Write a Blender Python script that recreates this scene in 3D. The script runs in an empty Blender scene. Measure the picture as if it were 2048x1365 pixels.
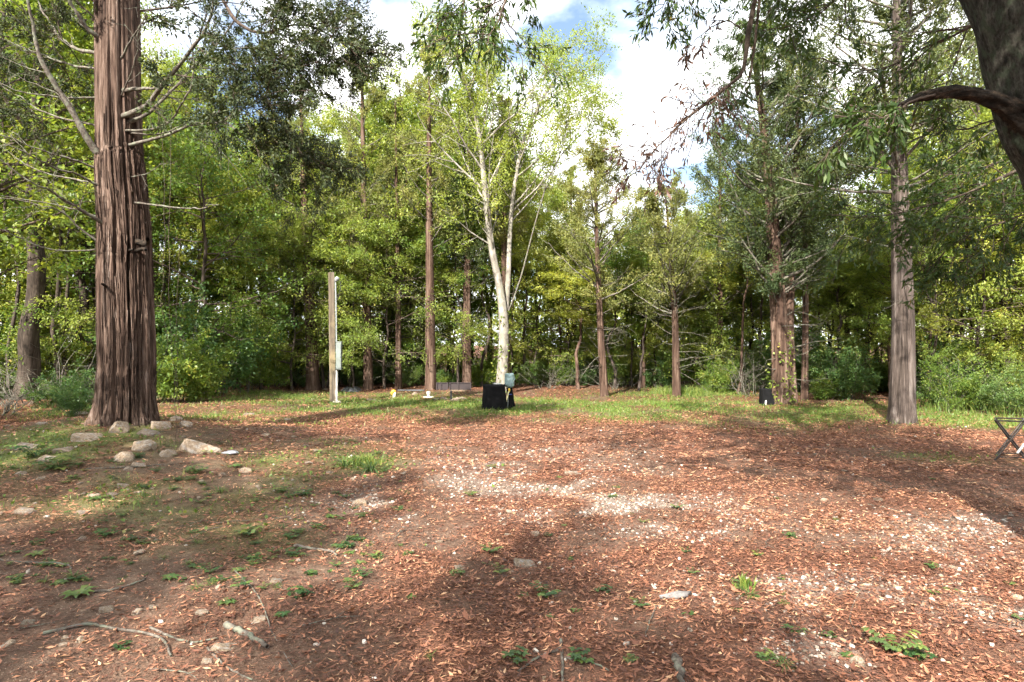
import bpy, bmesh, math
import numpy as np
from mathutils import Vector

# ------------------------------------------------------------------ camera, sky, sun, exposure
sc = bpy.context.scene
COL = sc.collection
F, CX, HY, CAMZ = 1252.0, 1024.0, 690.0, 1.8          # focal length (px of 2048), image centre, horizon row, eye height
cam_d = bpy.data.cameras.new("camera"); cam = bpy.data.objects.new("camera", cam_d); COL.objects.link(cam)
cam_d.sensor_width = 36.0; cam_d.lens = F / 2048 * 36.0
cam_d.shift_y = (HY - 682.5) / 2048
cam_d.clip_start = 0.05; cam_d.clip_end = 2000
cam.location = (0, 0, CAMZ); cam.rotation_euler = (math.radians(90), 0, 0)
sc.camera = cam

SUN_EL = math.radians(39); SUN_AZ = math.radians(204)    # azimuth clockwise from +Y (view direction): behind the camera, left
SUNV = Vector((math.sin(SUN_AZ) * math.cos(SUN_EL), math.cos(SUN_AZ) * math.cos(SUN_EL), math.sin(SUN_EL)))
sun_d = bpy.data.lights.new("sun", 'SUN'); sun = bpy.data.objects.new("sun", sun_d); COL.objects.link(sun)
sun_d.energy = 4.4; sun_d.angle = math.radians(0.55); sun_d.color = (1.0, 0.94, 0.84)
sun.rotation_euler = SUNV.to_track_quat('Z', 'Y').to_euler()
sun.location = (-10, -20, 30)

world = bpy.data.worlds.new("World"); sc.world = world; world.use_nodes = True
nt = world.node_tree; nt.nodes.clear()
def wn(t, **kw):
    n = nt.nodes.new(t)
    for k, v in kw.items(): setattr(n, k, v)
    return n
def wl(a, b): nt.links.new(a, b)
sky = wn('ShaderNodeTexSky', sky_type='NISHITA', sun_disc=False, sun_elevation=SUN_EL, sun_rotation=SUN_AZ)
sky.air_density = 1.0; sky.dust_density = 0.3; sky.ozone_density = 0.5
bg1 = wn('ShaderNodeBackground'); bg1.inputs['Strength'].default_value = 0.065
wl(sky.outputs[0], bg1.inputs[0])
tc = wn('ShaderNodeTexCoord'); sx = wn('ShaderNodeSeparateXYZ'); wl(tc.outputs['Generated'], sx.inputs[0])
zc = wn('ShaderNodeMath', operation='MAXIMUM'); wl(sx.outputs['Z'], zc.inputs[0]); zc.inputs[1].default_value = 0.0
za = wn('ShaderNodeMath', operation='ADD'); wl(zc.outputs[0], za.inputs[0]); za.inputs[1].default_value = 0.30
dx = wn('ShaderNodeMath', operation='DIVIDE'); wl(sx.outputs['X'], dx.inputs[0]); wl(za.outputs[0], dx.inputs[1])
dy = wn('ShaderNodeMath', operation='DIVIDE'); wl(sx.outputs['Y'], dy.inputs[0]); wl(za.outputs[0], dy.inputs[1])
cb = wn('ShaderNodeCombineXYZ'); wl(dx.outputs[0], cb.inputs[0]); wl(dy.outputs[0], cb.inputs[1])
mp = wn('ShaderNodeMapping'); wl(cb.outputs[0], mp.inputs[0]); mp.inputs['Location'].default_value = (28.84, 16.18, 3.39)
n1 = wn('ShaderNodeTexNoise'); wl(mp.outputs[0], n1.inputs['Vector'])
n1.inputs['Scale'].default_value = 1.7; n1.inputs['Detail'].default_value = 8; n1.inputs['Roughness'].default_value = 0.52
cr = wn('ShaderNodeValToRGB'); wl(n1.outputs['Fac'], cr.inputs[0])
cr.color_ramp.elements[0].position = 0.38; cr.color_ramp.elements[0].color = (0.03, 0.03, 0.03, 1)
cr.color_ramp.elements[1].position = 0.50; cr.color_ramp.elements[1].color = (1, 1, 1, 1)
n2 = wn('ShaderNodeTexNoise'); wl(mp.outputs[0], n2.inputs['Vector'])
n2.inputs['Scale'].default_value = 3.4; n2.inputs['Detail'].default_value = 6
cr2 = wn('ShaderNodeValToRGB'); wl(n2.outputs['Fac'], cr2.inputs[0])
cr2.color_ramp.elements[0].position = 0.30; cr2.color_ramp.elements[0].color = (0.62, 0.70, 0.80, 1)
cr2.color_ramp.elements[1].position = 0.58; cr2.color_ramp.elements[1].color = (1.0, 0.99, 0.97, 1)
bg2 = wn('ShaderNodeBackground'); wl(cr2.outputs[0], bg2.inputs[0]); bg2.inputs['Strength'].default_value = 0.74
mx = wn('ShaderNodeMixShader'); wl(cr.outputs[0], mx.inputs[0]); wl(bg1.outputs[0], mx.inputs[1]); wl(bg2.outputs[0], mx.inputs[2])
wo = wn('ShaderNodeOutputWorld'); wl(mx.outputs[0], wo.inputs[0])

vs = sc.view_settings
vs.view_transform = 'Standard'; vs.look = 'None'; vs.exposure = 2.12; vs.gamma = 1.0; vs.use_curve_mapping = False
cy = sc.cycles
sc.render.engine = 'CYCLES'
cy.use_denoising = True; cy.max_bounces = 5; cy.diffuse_bounces = 3; cy.glossy_bounces = 2
cy.transmission_bounces = 4; cy.transparent_max_bounces = 6; cy.caustics_reflective = False; cy.caustics_refractive = False
cy.sample_clamp_indirect = 6.0
cy.use_light_tree = False
cy.use_adaptive_sampling = True; cy.adaptive_threshold = 0.05

# ------------------------------------------------------------------ numeric helpers
def RNG(s): return np.random.default_rng(s)
def nrm(v): return v / (np.linalg.norm(v, axis=-1, keepdims=True) + 1e-9)
def _hash(ix, iy, iz, seed):
    n = (ix * 374761393 + iy * 668265263 + iz * 1274126177 + seed * 974711 + 12345) & 0xffffffff
    n = ((n ^ (n >> 13)) * 1274126177) & 0xffffffff
    n = n ^ (n >> 16)
    n = (n * 2246822519) & 0xffffffff
    return ((n ^ (n >> 15)) & 0xffffff) / float(0xffffff)
def vn(p, seed=0):
    p = np.asarray(p, float); i = np.floor(p).astype(np.int64); f = p - i; f = f * f * (3 - 2 * f)
    x, y, z = i[..., 0], i[..., 1], i[..., 2]; fx, fy, fz = f[..., 0], f[..., 1], f[..., 2]
    def c(a, b, d): return _hash(x + a, y + b, z + d, seed)
    a = c(0,0,0) * (1 - fx) + c(1,0,0) * fx; b = c(0,1,0) * (1 - fx) + c(1,1,0) * fx
    d = c(0,0,1) * (1 - fx) + c(1,0,1) * fx; e = c(0,1,1) * (1 - fx) + c(1,1,1) * fx
    return (a * (1 - fy) + b * fy) * (1 - fz) + (d * (1 - fy) + e * fy) * fz
def fbm(p, o=3, seed=0):
    s = 0; a = 0.5; t = 0; p = np.asarray(p, float)
    for k in range(o):
        s = s + a * vn(p * 2 ** k, seed + k * 17); t += a; a *= 0.5
    return s / t
def n2d(x, y, sc_, seed=0, o=3):
    x, y = np.broadcast_arrays(np.asarray(x, float), np.asarray(y, float))
    return fbm(np.stack([x * sc_, y * sc_, np.zeros_like(x)], -1), o, seed)
def sstep(a, b, x):
    t = np.clip((x - a) / (b - a), 0, 1); return t * t * (3 - 2 * t)

CED = np.array([-6.8, 11.0])                      # foot of the big cedar
def TH(x, y):                                     # terrain height
    x = np.asarray(x, float); y = np.asarray(y, float)
    m = 0.40 * np.exp(-(((x - CED[0]) / 2.5) ** 2 + ((y - CED[1] + .2) / 2.0) ** 2))
    l = 0.12 * sstep(-1.5, -7.0, x) * sstep(3, 8, y) * (1 - sstep(16, 22, y))
    near = np.exp(-((x / 14) ** 2 + ((y - 8) / 14) ** 2))
    b = 0.16 * (n2d(x, y, .35, 3) - .5) + near * (0.075 * (n2d(x, y, 1.5, 5) - .5) + .03 * (n2d(x, y, 5., 6, 2) - .5))
    far = 0.6 * sstep(60, 250, np.hypot(x, y)) * (n2d(x, y, .02, 9) - .3) * 6
    return m + l + b + far
def P(px, py, d): return np.array([(px - CX) / F * d, d, CAMZ - (py - HY) / F * d])
_T = np.linspace(2.4, 60, 5000)
def G(px, py):                                    # where the line of sight meets the terrain
    x = (px - CX) / F * _T; z = CAMZ - (py - HY) / F * _T
    k = int(np.argmax(z <= TH(x, _T))); d = _T[k]
    return np.array([x[k], d, float(TH(x[k], d))])

# ------------------------------------------------------------------ mesh helpers
def make_mesh(name, V, FS, mat=None, tint=None, smooth=False):
    V = np.ascontiguousarray(V, dtype=np.float32); FS = [np.asarray(f, dtype=np.int32) for f in FS if len(f)]
    me = bpy.data.meshes.new(name)
    me.vertices.add(len(V)); me.vertices.foreach_set('co', V.ravel())
    nl = sum(f.size for f in FS); npoly = sum(len(f) for f in FS)
    me.loops.add(nl); me.loops.foreach_set('vertex_index', np.concatenate([f.ravel() for f in FS]))
    me.polygons.add(npoly)
    ls = []; o = 0
    for f in FS:
        ls.append(o + np.arange(len(f), dtype=np.int32) * f.shape[1]); o += f.size
    me.polygons.foreach_set('loop_start', np.concatenate(ls))
    if smooth: me.polygons.foreach_set('use_smooth', np.ones(npoly, dtype=bool))
    me.update(calc_edges=True)
    if tint is not None:
        a = me.attributes.new('tint', 'FLOAT', 'POINT'); a.data.foreach_set('value', np.ascontiguousarray(tint, dtype=np.float32))
    if mat: me.materials.append(mat)
    return me
def link(name, me, parent=None, loc=None):
    o = bpy.data.objects.new(name, me); COL.objects.link(o)
    if parent: o.parent = parent
    if loc is not None: o.location = [float(v) for v in loc]
    return o
def tag(o, label=None, cat=None, group=None, kind=None):
    if label: o['label'] = label
    if cat: o['category'] = cat
    if group: o['group'] = group
    if kind: o['kind'] = kind
    return o
def thing(name, label, cat, loc=(0, 0, 0), rz=0.0, group=None, s=1.0):
    o = link(name, None, None, loc); o.rotation_euler = (0, 0, rz); o.scale = (s, s, s)
    o.empty_display_size = 0.2
    return tag(o, label, cat, group)
class MB:
    def __init__(s): s.V = []; s.F = {}; s.T = []; s.n = 0
    def add(s, V, Fc, tint=None):
        V = np.asarray(V, float).reshape(-1, 3); Fc = np.asarray(Fc, np.int64)
        s.F.setdefault(Fc.shape[1], []).append(Fc + s.n); s.V.append(V); s.n += len(V)
        s.T.append(np.full(len(V), .5) if tint is None else np.broadcast_to(tint, (len(V),)))
        return s
    def mesh(s, name, mat, smooth=False):
        return make_mesh(name, np.concatenate(s.V), [np.concatenate(f) for f in s.F.values()], mat, np.concatenate(s.T), smooth)
    def build(s, name, mat, parent=None, smooth=False, loc=None): return link(name, s.mesh(name, mat, smooth), parent, loc)

def tubes(pts, rad, sides=5):
    N, Pn, _ = pts.shape
    tan = nrm(np.gradient(pts, axis=1)); md = nrm(pts[:, -1] - pts[:, 0])
    ref = np.where(np.abs(md[:, 2:3]) < .9, np.array([[0., 0, 1]]), np.array([[1., 0, 0]]))[:, None, :]
    u = nrm(ref - (ref * tan).sum(-1, keepdims=True) * tan); v = np.cross(tan, u)
    a = np.arange(sides) * 2 * math.pi / sides
    V = pts[:, :, None, :] + rad[:, :, None, None] * (np.cos(a)[None, None, :, None] * u[:, :, None, :] + np.sin(a)[None, None, :, None] * v[:, :, None, :])
    base = (np.arange(N) * Pn * sides)[:, None, None]; r = (np.arange(Pn - 1) * sides)[None, :, None]; s = np.arange(sides)[None, None, :]; s2 = (s + 1) % sides
    Fq = np.stack([base + r + s, base + r + s2, base + r + sides + s2, base + r + sides + s], -1).reshape(-1, 4)
    return V.reshape(-1, 3), Fq
def spl(pts, n):                                   # Catmull-Rom resample of any columns
    p = np.asarray(pts, float); m = len(p); q = np.vstack([2 * p[0] - p[1], p, 2 * p[-1] - p[-2]])
    t = np.linspace(0, m - 1, n); i = np.clip(t.astype(int), 0, m - 2); f = (t - i)[:, None]
    a, b, c, d = q[i], q[i + 1], q[i + 2], q[i + 3]
    return .5 * (2 * b + (c - a) * f + (2 * a - 5 * b + 4 * c - d) * f ** 2 + (3 * b - a - 3 * c + d) * f ** 3)
def pathtube(pts, rads, n=24, sides=8, wob=0., seed=0):
    q = spl(np.column_stack([pts, rads]), n); p = q[:, :3].copy(); r = np.maximum(q[:, 3], .0015)
    if wob:
        rg = RNG(seed); w = rg.normal(size=(n, 3)); w[0] = 0
        p += wob * (w + np.roll(w, 1, 0)) * .5
    return tubes(p[None], r[None], sides)
def trunk_mesh(path, rads, sides, rings, seed, flute=.10, nfl=5, rough=.06, rk=7., zk=.6, flare=.35, custom=None, cap=False):
    q = spl(np.column_stack([path, rads]), rings); p = q[:, :3]; r = q[:, 3]
    tan = nrm(np.gradient(p, axis=0)); u = nrm(np.array([1., 0, 0]) - tan * tan[:, :1]); v = np.cross(tan, u)
    a = np.arange(sides) * 2 * math.pi / sides
    L = np.concatenate([[0], np.cumsum(np.linalg.norm(np.diff(p, axis=0), axis=1))])
    A, Z = np.meshgrid(a, L); rg = RNG(seed); ph = rg.uniform(0, 6.28, 4)
    f = 1 + flute * (.6 * np.sin(nfl * A + ph[0] + .5 * np.sin(Z * .7 + ph[1])) + .4 * np.sin((nfl * 2 - 1) * A + ph[2] + .25 * Z)) * np.clip(1.3 - Z / max(L[-1], .1), .2, 1.2)
    f += flare * np.exp(-Z / (1.6 * r[0])) * (.6 + .5 * np.sin(nfl * A + ph[3]))
    ca, sa = np.cos(A), np.sin(A)
    f += rough * 2 * (fbm(np.stack([ca * rk, sa * rk, Z * zk + seed], -1), 3, seed) - .5)
    if custom is not None: f += custom(A, Z, L[-1])
    V = p[:, None, :] + (r[:, None] * f)[..., None] * (ca[..., None] * u[:, None, :] + sa[..., None] * v[:, None, :])
    rr = (np.arange(rings - 1) * sides)[:, None]; s = np.arange(sides)[None, :]; s2 = (s + 1) % sides
    Fq = np.stack([rr + s, rr + s2, rr + sides + s2, rr + sides + s], -1).reshape(-1, 4)
    return V.reshape(-1, 3), Fq

def grow(rg, par, prad, k, t0, t1, L, ang, Pn=5, up=0., wob=.15, flat=1., lt=.4, rk=.7, rl=.012, taper=.25):
    N, Pp, _ = par.shape; idx = np.repeat(np.arange(N), k); M = N * k
    t = t0 + (t1 - t0) * (np.tile(np.arange(k), N) + rg.random(M)) / k
    s = t * (Pp - 1); i = np.clip(s.astype(int), 0, Pp - 2); f = (s - i)[:, None]
    pos = par[idx, i] * (1 - f) + par[idx, i + 1] * f; tan = nrm(par[idx, i + 1] - par[idx, i])
    pr = prad[idx, i] * (1 - f[:, 0]) + prad[idx, i + 1] * f[:, 0]
    rv = rg.normal(size=(M, 3)); perp = nrm(rv - (rv * tan).sum(-1, keepdims=True) * tan)
    a = (ang * rg.uniform(.7, 1.3, M))[:, None]
    d = np.cos(a) * tan + np.sin(a) * perp; d[:, 2] *= flat; d = nrm(d)
    ln = (np.broadcast_to(L, (N,))[idx]) * (1 - lt * t) * rg.uniform(.6, 1.25, M)
    pts = np.zeros((M, Pn, 3)); pts[:, 0] = pos; st = (ln / (Pn - 1))[:, None]
    for j in range(1, Pn):
        d = nrm(d + wob * rg.normal(size=(M, 3)) + np.array([0, 0, up])); pts[:, j] = pts[:, j - 1] + d * st
    r0 = np.minimum(pr * rk, ln * rl + .002)
    return pts, r0[:, None] * np.linspace(1, taper, Pn)[None], ln, idx
def leafquads(rg, tw, k, size, asp=.5, off=.03, along=.5, rnd=.8, droop=.0, upb=.8, tint=None, jit=.5, t0=.15):
    N, Pn, _ = tw.shape; idx = np.repeat(np.arange(N), k); M = len(idx)
    t = rg.uniform(t0, 1, M); s = t * (Pn - 1); i = np.clip(s.astype(int), 0, Pn - 2); f = (s - i)[:, None]
    pos = tw[idx, i] * (1 - f) + tw[idx, i + 1] * f + off * rg.normal(size=(M, 3)); tan = nrm(tw[idx, i + 1] - tw[idx, i])
    a = nrm(along * tan + rnd * rg.normal(size=(M, 3)) * .6 - np.array([0, 0, droop]))
    n = rg.normal(size=(M, 3)) * .7 + np.array([0, 0, upb]); sd = nrm(np.cross(n, a)); n = nrm(np.cross(a, sd))
    ln = (size * rg.uniform(.6, 1.3, M))[:, None]; w = ln * asp * .5
    V = np.stack([pos, pos + a * ln * .5 + sd * w + n * w * .25, pos + a * ln - n * ln * .12, pos + a * ln * .5 - sd * w + n * w * .25], 1).reshape(-1, 3)
    Fq = np.arange(M * 4).reshape(-1, 4)
    tb = rg.random(N)[idx] if tint is None else tint[idx]
    tt = np.clip((1 - jit) * tb + jit * rg.random(M), 0, 1)
    return V, Fq, np.repeat(tt, 4)

# ------------------------------------------------------------------ materials
def mat_new(name):
    m = bpy.data.materials.new(name); m.use_nodes = True; m.node_tree.nodes.clear(); return m, m.node_tree
def ND(t, ty, **kw):
    n = t.nodes.new(ty)
    for k, v in kw.items(): setattr(n, k, v)
    return n
def ramp(t, fac, stops):
    r = ND(t, 'ShaderNodeValToRGB'); t.links.new(fac, r.inputs[0]); e = r.color_ramp.elements
    while len(e) < len(stops): e.new(.5)
    for q, (p, c) in zip(e, stops): q.position = p; q.color = (*c, 1)
    return r
def noise(t, vec, scale, detail=4, rough=.55, mapscale=None, loc=None):
    if mapscale or loc:
        m = ND(t, 'ShaderNodeMapping'); t.links.new(vec, m.inputs[0])
        if mapscale: m.inputs['Scale'].default_value = mapscale
        if loc: m.inputs['Location'].default_value = loc
        vec = m.outputs[0]
    n = ND(t, 'ShaderNodeTexNoise'); t.links.new(vec, n.inputs['Vector'])
    n.inputs['Scale'].default_value = scale; n.inputs['Detail'].default_value = detail; n.inputs['Roughness'].default_value = rough
    return n
def mixc(t, fac, a, b, mode='MIX'):
    m = ND(t, 'ShaderNodeMix', data_type='RGBA', blend_type=mode)
    for s, v in ((m.inputs[0], fac), (m.inputs[6], a), (m.inputs[7], b)):
        if hasattr(v, 'is_linked'): t.links.new(v, s)
        elif isinstance(v, (int, float)): s.default_value = v
        else: s.default_value = (*v, 1)
    return m.outputs[2]
def out(t, shader):
    o = ND(t, 'ShaderNodeOutputMaterial'); t.links.new(shader, o.inputs[0])
def leaf_mat(name, stops, trans=.38, rough=.45, vary=.12):
    m, t = mat_new(name)
    at = ND(t, 'ShaderNodeAttribute', attribute_name='tint'); r = ramp(t, at.outputs['Fac'], stops)
    oi = ND(t, 'ShaderNodeObjectInfo'); h = ND(t, 'ShaderNodeHueSaturation'); t.links.new(r.outputs[0], h.inputs['Color'])
    mr = ND(t, 'ShaderNodeMapRange'); t.links.new(oi.outputs['Random'], mr.inputs[0]); mr.inputs[3].default_value = 1 - vary * 1.3; mr.inputs[4].default_value = 1 + vary * 1.3
    t.links.new(mr.outputs[0], h.inputs['Value'])
    mh = ND(t, 'ShaderNodeMapRange'); t.links.new(oi.outputs['Random'], mh.inputs[0]); mh.inputs[3].default_value = .5 + vary * .16; mh.inputs[4].default_value = .5 - vary * .16
    t.links.new(mh.outputs[0], h.inputs['Hue'])
    p = ND(t, 'ShaderNodeBsdfPrincipled'); t.links.new(h.outputs[0], p.inputs['Base Color']); p.inputs['Roughness'].default_value = rough
    p.inputs['Specular IOR Level'].default_value = .35
    tr = ND(t, 'ShaderNodeBsdfTranslucent'); tcx = mixc(t, 1.0, h.outputs[0], (1.25, 1.15, .55), 'MULTIPLY'); t.links.new(tcx, tr.inputs[0])
    mx_ = ND(t, 'ShaderNodeMixShader'); mx_.inputs[0].default_value = trans
    t.links.new(p.outputs[0], mx_.inputs[1]); t.links.new(tr.outputs[0], mx_.inputs[2]); out(t, mx_.outputs[0])
    return m
def bark_mat(name, cols, ms=(26, 26, 1.3), bump=.5, dist=.02, blotch=None, bscale=2.2):
    m, t = mat_new(name); tcn = ND(t, 'ShaderNodeTexCoord'); v = tcn.outputs['Object']
    a = noise(t, v, 1.0, 9, .72, ms); b = noise(t, v, 1.0, 4, .55, (ms[0] * .28, ms[1] * .28, ms[2] * .5), (3, 5, 1))
    mxf = ND(t, 'ShaderNodeMath', operation='MULTIPLY_ADD'); t.links.new(a.outputs['Fac'], mxf.inputs[0]); mxf.inputs[1].default_value = .6
    mm = ND(t, 'ShaderNodeMath', operation='MULTIPLY'); t.links.new(b.outputs['Fac'], mm.inputs[0]); mm.inputs[1].default_value = .4; t.links.new(mm.outputs[0], mxf.inputs[2])
    r = ramp(t, mxf.outputs[0], [(.5 + (q_ - .5) * .62, c_) for q_, c_ in cols]); c = r.outputs[0]
    if blotch:
        bn = noise(t, v, bscale, 5, .6, (1, 1, .7), (7, 1, 2)); br = ramp(t, bn.outputs['Fac'], [(.48, (0, 0, 0)), (.64, (1, 1, 1))])
        c = mixc(t, br.outputs[0], c, blotch)
    p = ND(t, 'ShaderNodeBsdfPrincipled'); t.links.new(c, p.inputs['Base Color']); p.inputs['Roughness'].default_value = .9
    p.inputs['Specular IOR Level'].default_value = .15
    bp = ND(t, 'ShaderNodeBump'); bp.inputs['Strength'].default_value = bump; bp.inputs['Distance'].default_value = dist
    t.links.new(mxf.outputs[0], bp.inputs['Height']); t.links.new(bp.outputs[0], p.inputs['Normal']); out(t, p.outputs[0])
    return m
def plain(name, col, rough=.6, metal=0., var=.25, scale=6., bump=0., trans=0., ior=1.45, dirt=None):
    m, t = mat_new(name); tcn = ND(t, 'ShaderNodeTexCoord'); n = noise(t, tcn.outputs['Object'], scale, 5, .6)
    lo = tuple(c * (1 - var) for c in col); hi = tuple(min(1, c * (1 + var)) for c in col)
    r = ramp(t, n.outputs['Fac'], [(.3, lo), (.7, hi)]); c = r.outputs[0]
    if dirt:
        dn = noise(t, tcn.outputs['Object'], scale * .6, 6, .65, None, (4, 4, 4)); dr = ramp(t, dn.outputs['Fac'], [(.45, (0, 0, 0)), (.7, (.8, .8, .8))])
        c = mixc(t, dr.outputs[0], c, dirt)
    p = ND(t, 'ShaderNodeBsdfPrincipled'); t.links.new(c, p.inputs['Base Color']); p.inputs['Roughness'].default_value = rough
    p.inputs['Metallic'].default_value = metal
    if name.startswith('black_cl'): p.inputs['Specular IOR Level'].default_value = .12
    if trans: p.inputs['Transmission Weight'].default_value = trans; p.inputs['IOR'].default_value = ior
    if bump:
        bp = ND(t, 'ShaderNodeBump'); bp.inputs['Strength'].default_value = bump; bp.inputs['Distance'].default_value = .02
        t.links.new(n.outputs['Fac'], bp.inputs['Height']); t.links.new(bp.outputs[0], p.inputs['Normal'])
    out(t, p.outputs[0]); return m

M = {}
M['leaf_a'] = leaf_mat('leaf_green', [(0, (0.062, 0.122, 0.028)), (.45, (0.141, 0.218, 0.041)), (.85, (0.249, 0.304, 0.060)), (1, (0.407, 0.304, 0.074))], .50)
M['leaf_y'] = leaf_mat('leaf_yellow_green', [(0, (0.120, 0.178, 0.034)), (.45, (0.248, 0.311, 0.067)), (.82, (0.367, 0.412, 0.099)), (1, (0.476, 0.357, 0.106))], .50)
M['leaf_s'] = leaf_mat('leaf_shrub', [(0, (0.044, 0.094, 0.030)), (.5, (0.094, 0.166, 0.044)), (.92, (0.176, 0.232, 0.060)), (1, (0.330, 0.264, 0.074))], .40)
M['leaf_c'] = leaf_mat('leaf_cedar', [(0, (0.030, 0.052, 0.023)), (.55, (0.076, 0.105, 0.035)), (.95, (0.151, 0.162, 0.050)), (1, (0.223, 0.146, 0.063))], .28, .6, .1)
M['leaf_cy'] = leaf_mat('leaf_cedar_olive', [(0, (0.078, 0.103, 0.032)), (.55, (0.187, 0.206, 0.059)), (.9, (0.302, 0.284, 0.081)), (1, (0.388, 0.242, 0.104))], .32, .6, .1)
M['leaf_cd'] = leaf_mat('leaf_cedar_backlit', [(0, (.014, .026, .010)), (.55, (.036, .055, .018)), (.95, (.08, .095, .028)), (1, (.16, .10, .04))], .22, .6, .1)  # darker copy of the cedar green, backlit shade put into the colour
M['leaf_o'] = leaf_mat('leaf_oak', [(0, (.03, .055, .012)), (.5, (.06, .095, .018)), (.93, (.11, .14, .025)), (1, (.3, .2, .05))], .36)
M['leaf_dead'] = leaf_mat('leaf_withered', [(0, (.05, .03, .025)), (1, (.16, .09, .06))], .2)
M['leaf_w'] = leaf_mat('leaf_weed', [(0, (0.034, 0.070, 0.023)), (.5, (0.069, 0.123, 0.032)), (1, (0.156, 0.198, 0.046))], .3, .45, .2)
M['grass'] = leaf_mat('grass_blade', [(0, (0.051, 0.102, 0.018)), (.55, (0.111, 0.178, 0.032)), (.9, (0.212, 0.230, 0.063)), (1, (0.340, 0.281, 0.135))], .3)
M['litter'] = leaf_mat('litter_leaf', [(0, (0.032, 0.016, 0.011)), (.28, (0.112, 0.045, 0.028)), (.58, (0.241, 0.100, 0.057)), (.82, (0.387, 0.180, 0.102)), (1, (0.531, 0.320, 0.180))], .12, .55, 0.)
M['bark_cedar'] = bark_mat('bark_red_cedar', [(.28, (0.011, 0.007, 0.005)), (.42, (0.046, 0.028, 0.021)), (.52, (0.091, 0.059, 0.044)), (.62, (0.150, 0.104, 0.082)), (.76, (0.251, 0.206, 0.178))], (34, 34, 1.9), 1., .03)
M['bark_cedar2'] = bark_mat('bark_far_cedar', [(.32, (0.016, 0.010, 0.008)), (.5, (0.070, 0.042, 0.030)), (.68, (0.167, 0.116, 0.088))], (22, 22, 1.2), .6, .03)
M['bark_pale'] = bark_mat('bark_pale', [(.3, (0.096, 0.084, 0.068)), (.5, (0.215, 0.193, 0.166)), (.7, (0.355, 0.329, 0.295))], (9, 9, 5), .3, .01, (0.192, 0.182, 0.144), 3.)
M['bark_grey'] = bark_mat('bark_weathered', [(.28, (0.011, 0.008, 0.007)), (.44, (0.043, 0.033, 0.027)), (.56, (0.084, 0.065, 0.056)), (.7, (0.153, 0.130, 0.116))], (24, 24, 1.2), .7, .03)
M['bark_oak'] = bark_mat('bark_oak', [(.30, (.006, .006, .005)), (.46, (.028, .025, .02)), (.66, (.085, .08, .066))], (40, 40, 13), 1., .05, (.04, .05, .032), 16.)
M['bark_dark'] = bark_mat('bark_dark', [(.32, (0.014, 0.011, 0.008)), (.52, (0.047, 0.036, 0.028)), (.70, (0.094, 0.074, 0.058))], (16, 16, 2.2), .5, .02)
M['twig'] = bark_mat('twig_grey', [(.3, (0.036, 0.029, 0.024)), (.5, (0.096, 0.080, 0.066)), (.7, (0.192, 0.172, 0.148))], (30, 30, 30), .3, .004, (0.152, 0.160, 0.120), 12.)
M['twig_dark'] = bark_mat('twig_dark', [(.3, (.03, .022, .018)), (.7, (.12, .09, .07))], (20, 20, 20), .3, .004)
M['wood_dead'] = bark_mat('dead_wood', [(.3, (.007, .006, .005)), (.48, (.022, .017, .013)), (.6, (.045, .033, .024)), (.76, (.13, .085, .052))], (22, 45, 45), 1., .05)

# ground zones (where grass, gravel and bare soil lie), in metres on the ground
def blobs(x, y, bl):
    s = 0
    yy = np.maximum(y, .5)
    for (px, py, rx, ry, a) in bl:
        d = F * CAMZ / (py - HY); cx = (px - CX) / F * d; rxm = rx / F * d; rym = ry / F * d * d / CAMZ
        s = s + a * np.exp(-(((x - cx) / rxm) ** 2 + ((yy - d) / rym) ** 2))
    return s
GRAV = [(1010, 955, 230, 45, .62), (790, 1010, 110, 32, .65), (1280, 1022, 180, 30, .55), (1400, 1062, 110, 26, .5), (1600, 1175, 190, 60, .75), (1690, 1312, 170, 34, .6),
        (1930, 1060, 150, 40, .75), (2020, 1190, 150, 80, .6), (1040, 1110, 60, 15, .5), (1230, 1000, 260, 50, .35), (1850, 1110, 90, 30, .5), (2150, 1300, 260, 90, .6), (1080, 900, 200, 14, .35)]
GRAS = [(1250, 820, 330, 12, 1.), (1650, 832, 300, 15, 1.), (1000, 806, 520, 9, .9), (1370, 784, 150, 8, 1.2), (560, 790, 260, 9, .7), (1950, 830, 260, 16, .6), (2000, 850, 200, 16, .6), (430, 852, 200, 22, .45),
        (700, 825, 260, 12, .55), (725, 930, 55, 12, .9), (100, 835, 170, 14, .5), (110, 930, 160, 45, .75), (560, 930, 190, 40, .5), (300, 1010, 240, 40, .4), (480, 1080, 160, 40, .3), (330, 900, 90, 20, .5), (1880, 915, 90, 10, .45)]
SOIL = [(870, 1085, 90, 14, .9), (520, 1160, 160, 30, .5), (800, 1300, 120, 60, .6), (1380, 1230, 80, 30, .4), (430, 1050, 170, 40, .35), (120, 1150, 200, 60, .35), (700, 785, 250, 5, .6), (950, 790, 80, 4, .7), (1230, 800, 120, 8, .4), (1850, 838, 120, 4, .5)]
def zone_grav(x, y): return np.clip(blobs(x, y, GRAV) * sstep(.40, .62, n2d(x, y, 1.7, 21, 4)) * 1.25, 0, 1)
def zone_gras(x, y): return np.clip(blobs(x, y, GRAS) * (.25 + 1.3 * sstep(.35, .65, n2d(x, y, 1.1, 31, 4))), 0, 1)
def zone_soil(x, y): return np.clip(blobs(x, y, SOIL) * (.4 + sstep(.3, .6, n2d(x, y, 1.3, 41, 3))), 0, 1)
def zone_lit(x, y):
    d = np.maximum(y, .5); px = CX + F * x / d; py = HY + F * CAMZ / d
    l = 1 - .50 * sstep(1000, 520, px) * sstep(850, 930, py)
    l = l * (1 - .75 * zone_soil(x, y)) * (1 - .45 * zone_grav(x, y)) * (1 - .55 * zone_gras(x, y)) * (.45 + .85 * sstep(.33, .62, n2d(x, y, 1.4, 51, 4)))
    return np.clip(l, 0, 1)

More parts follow.
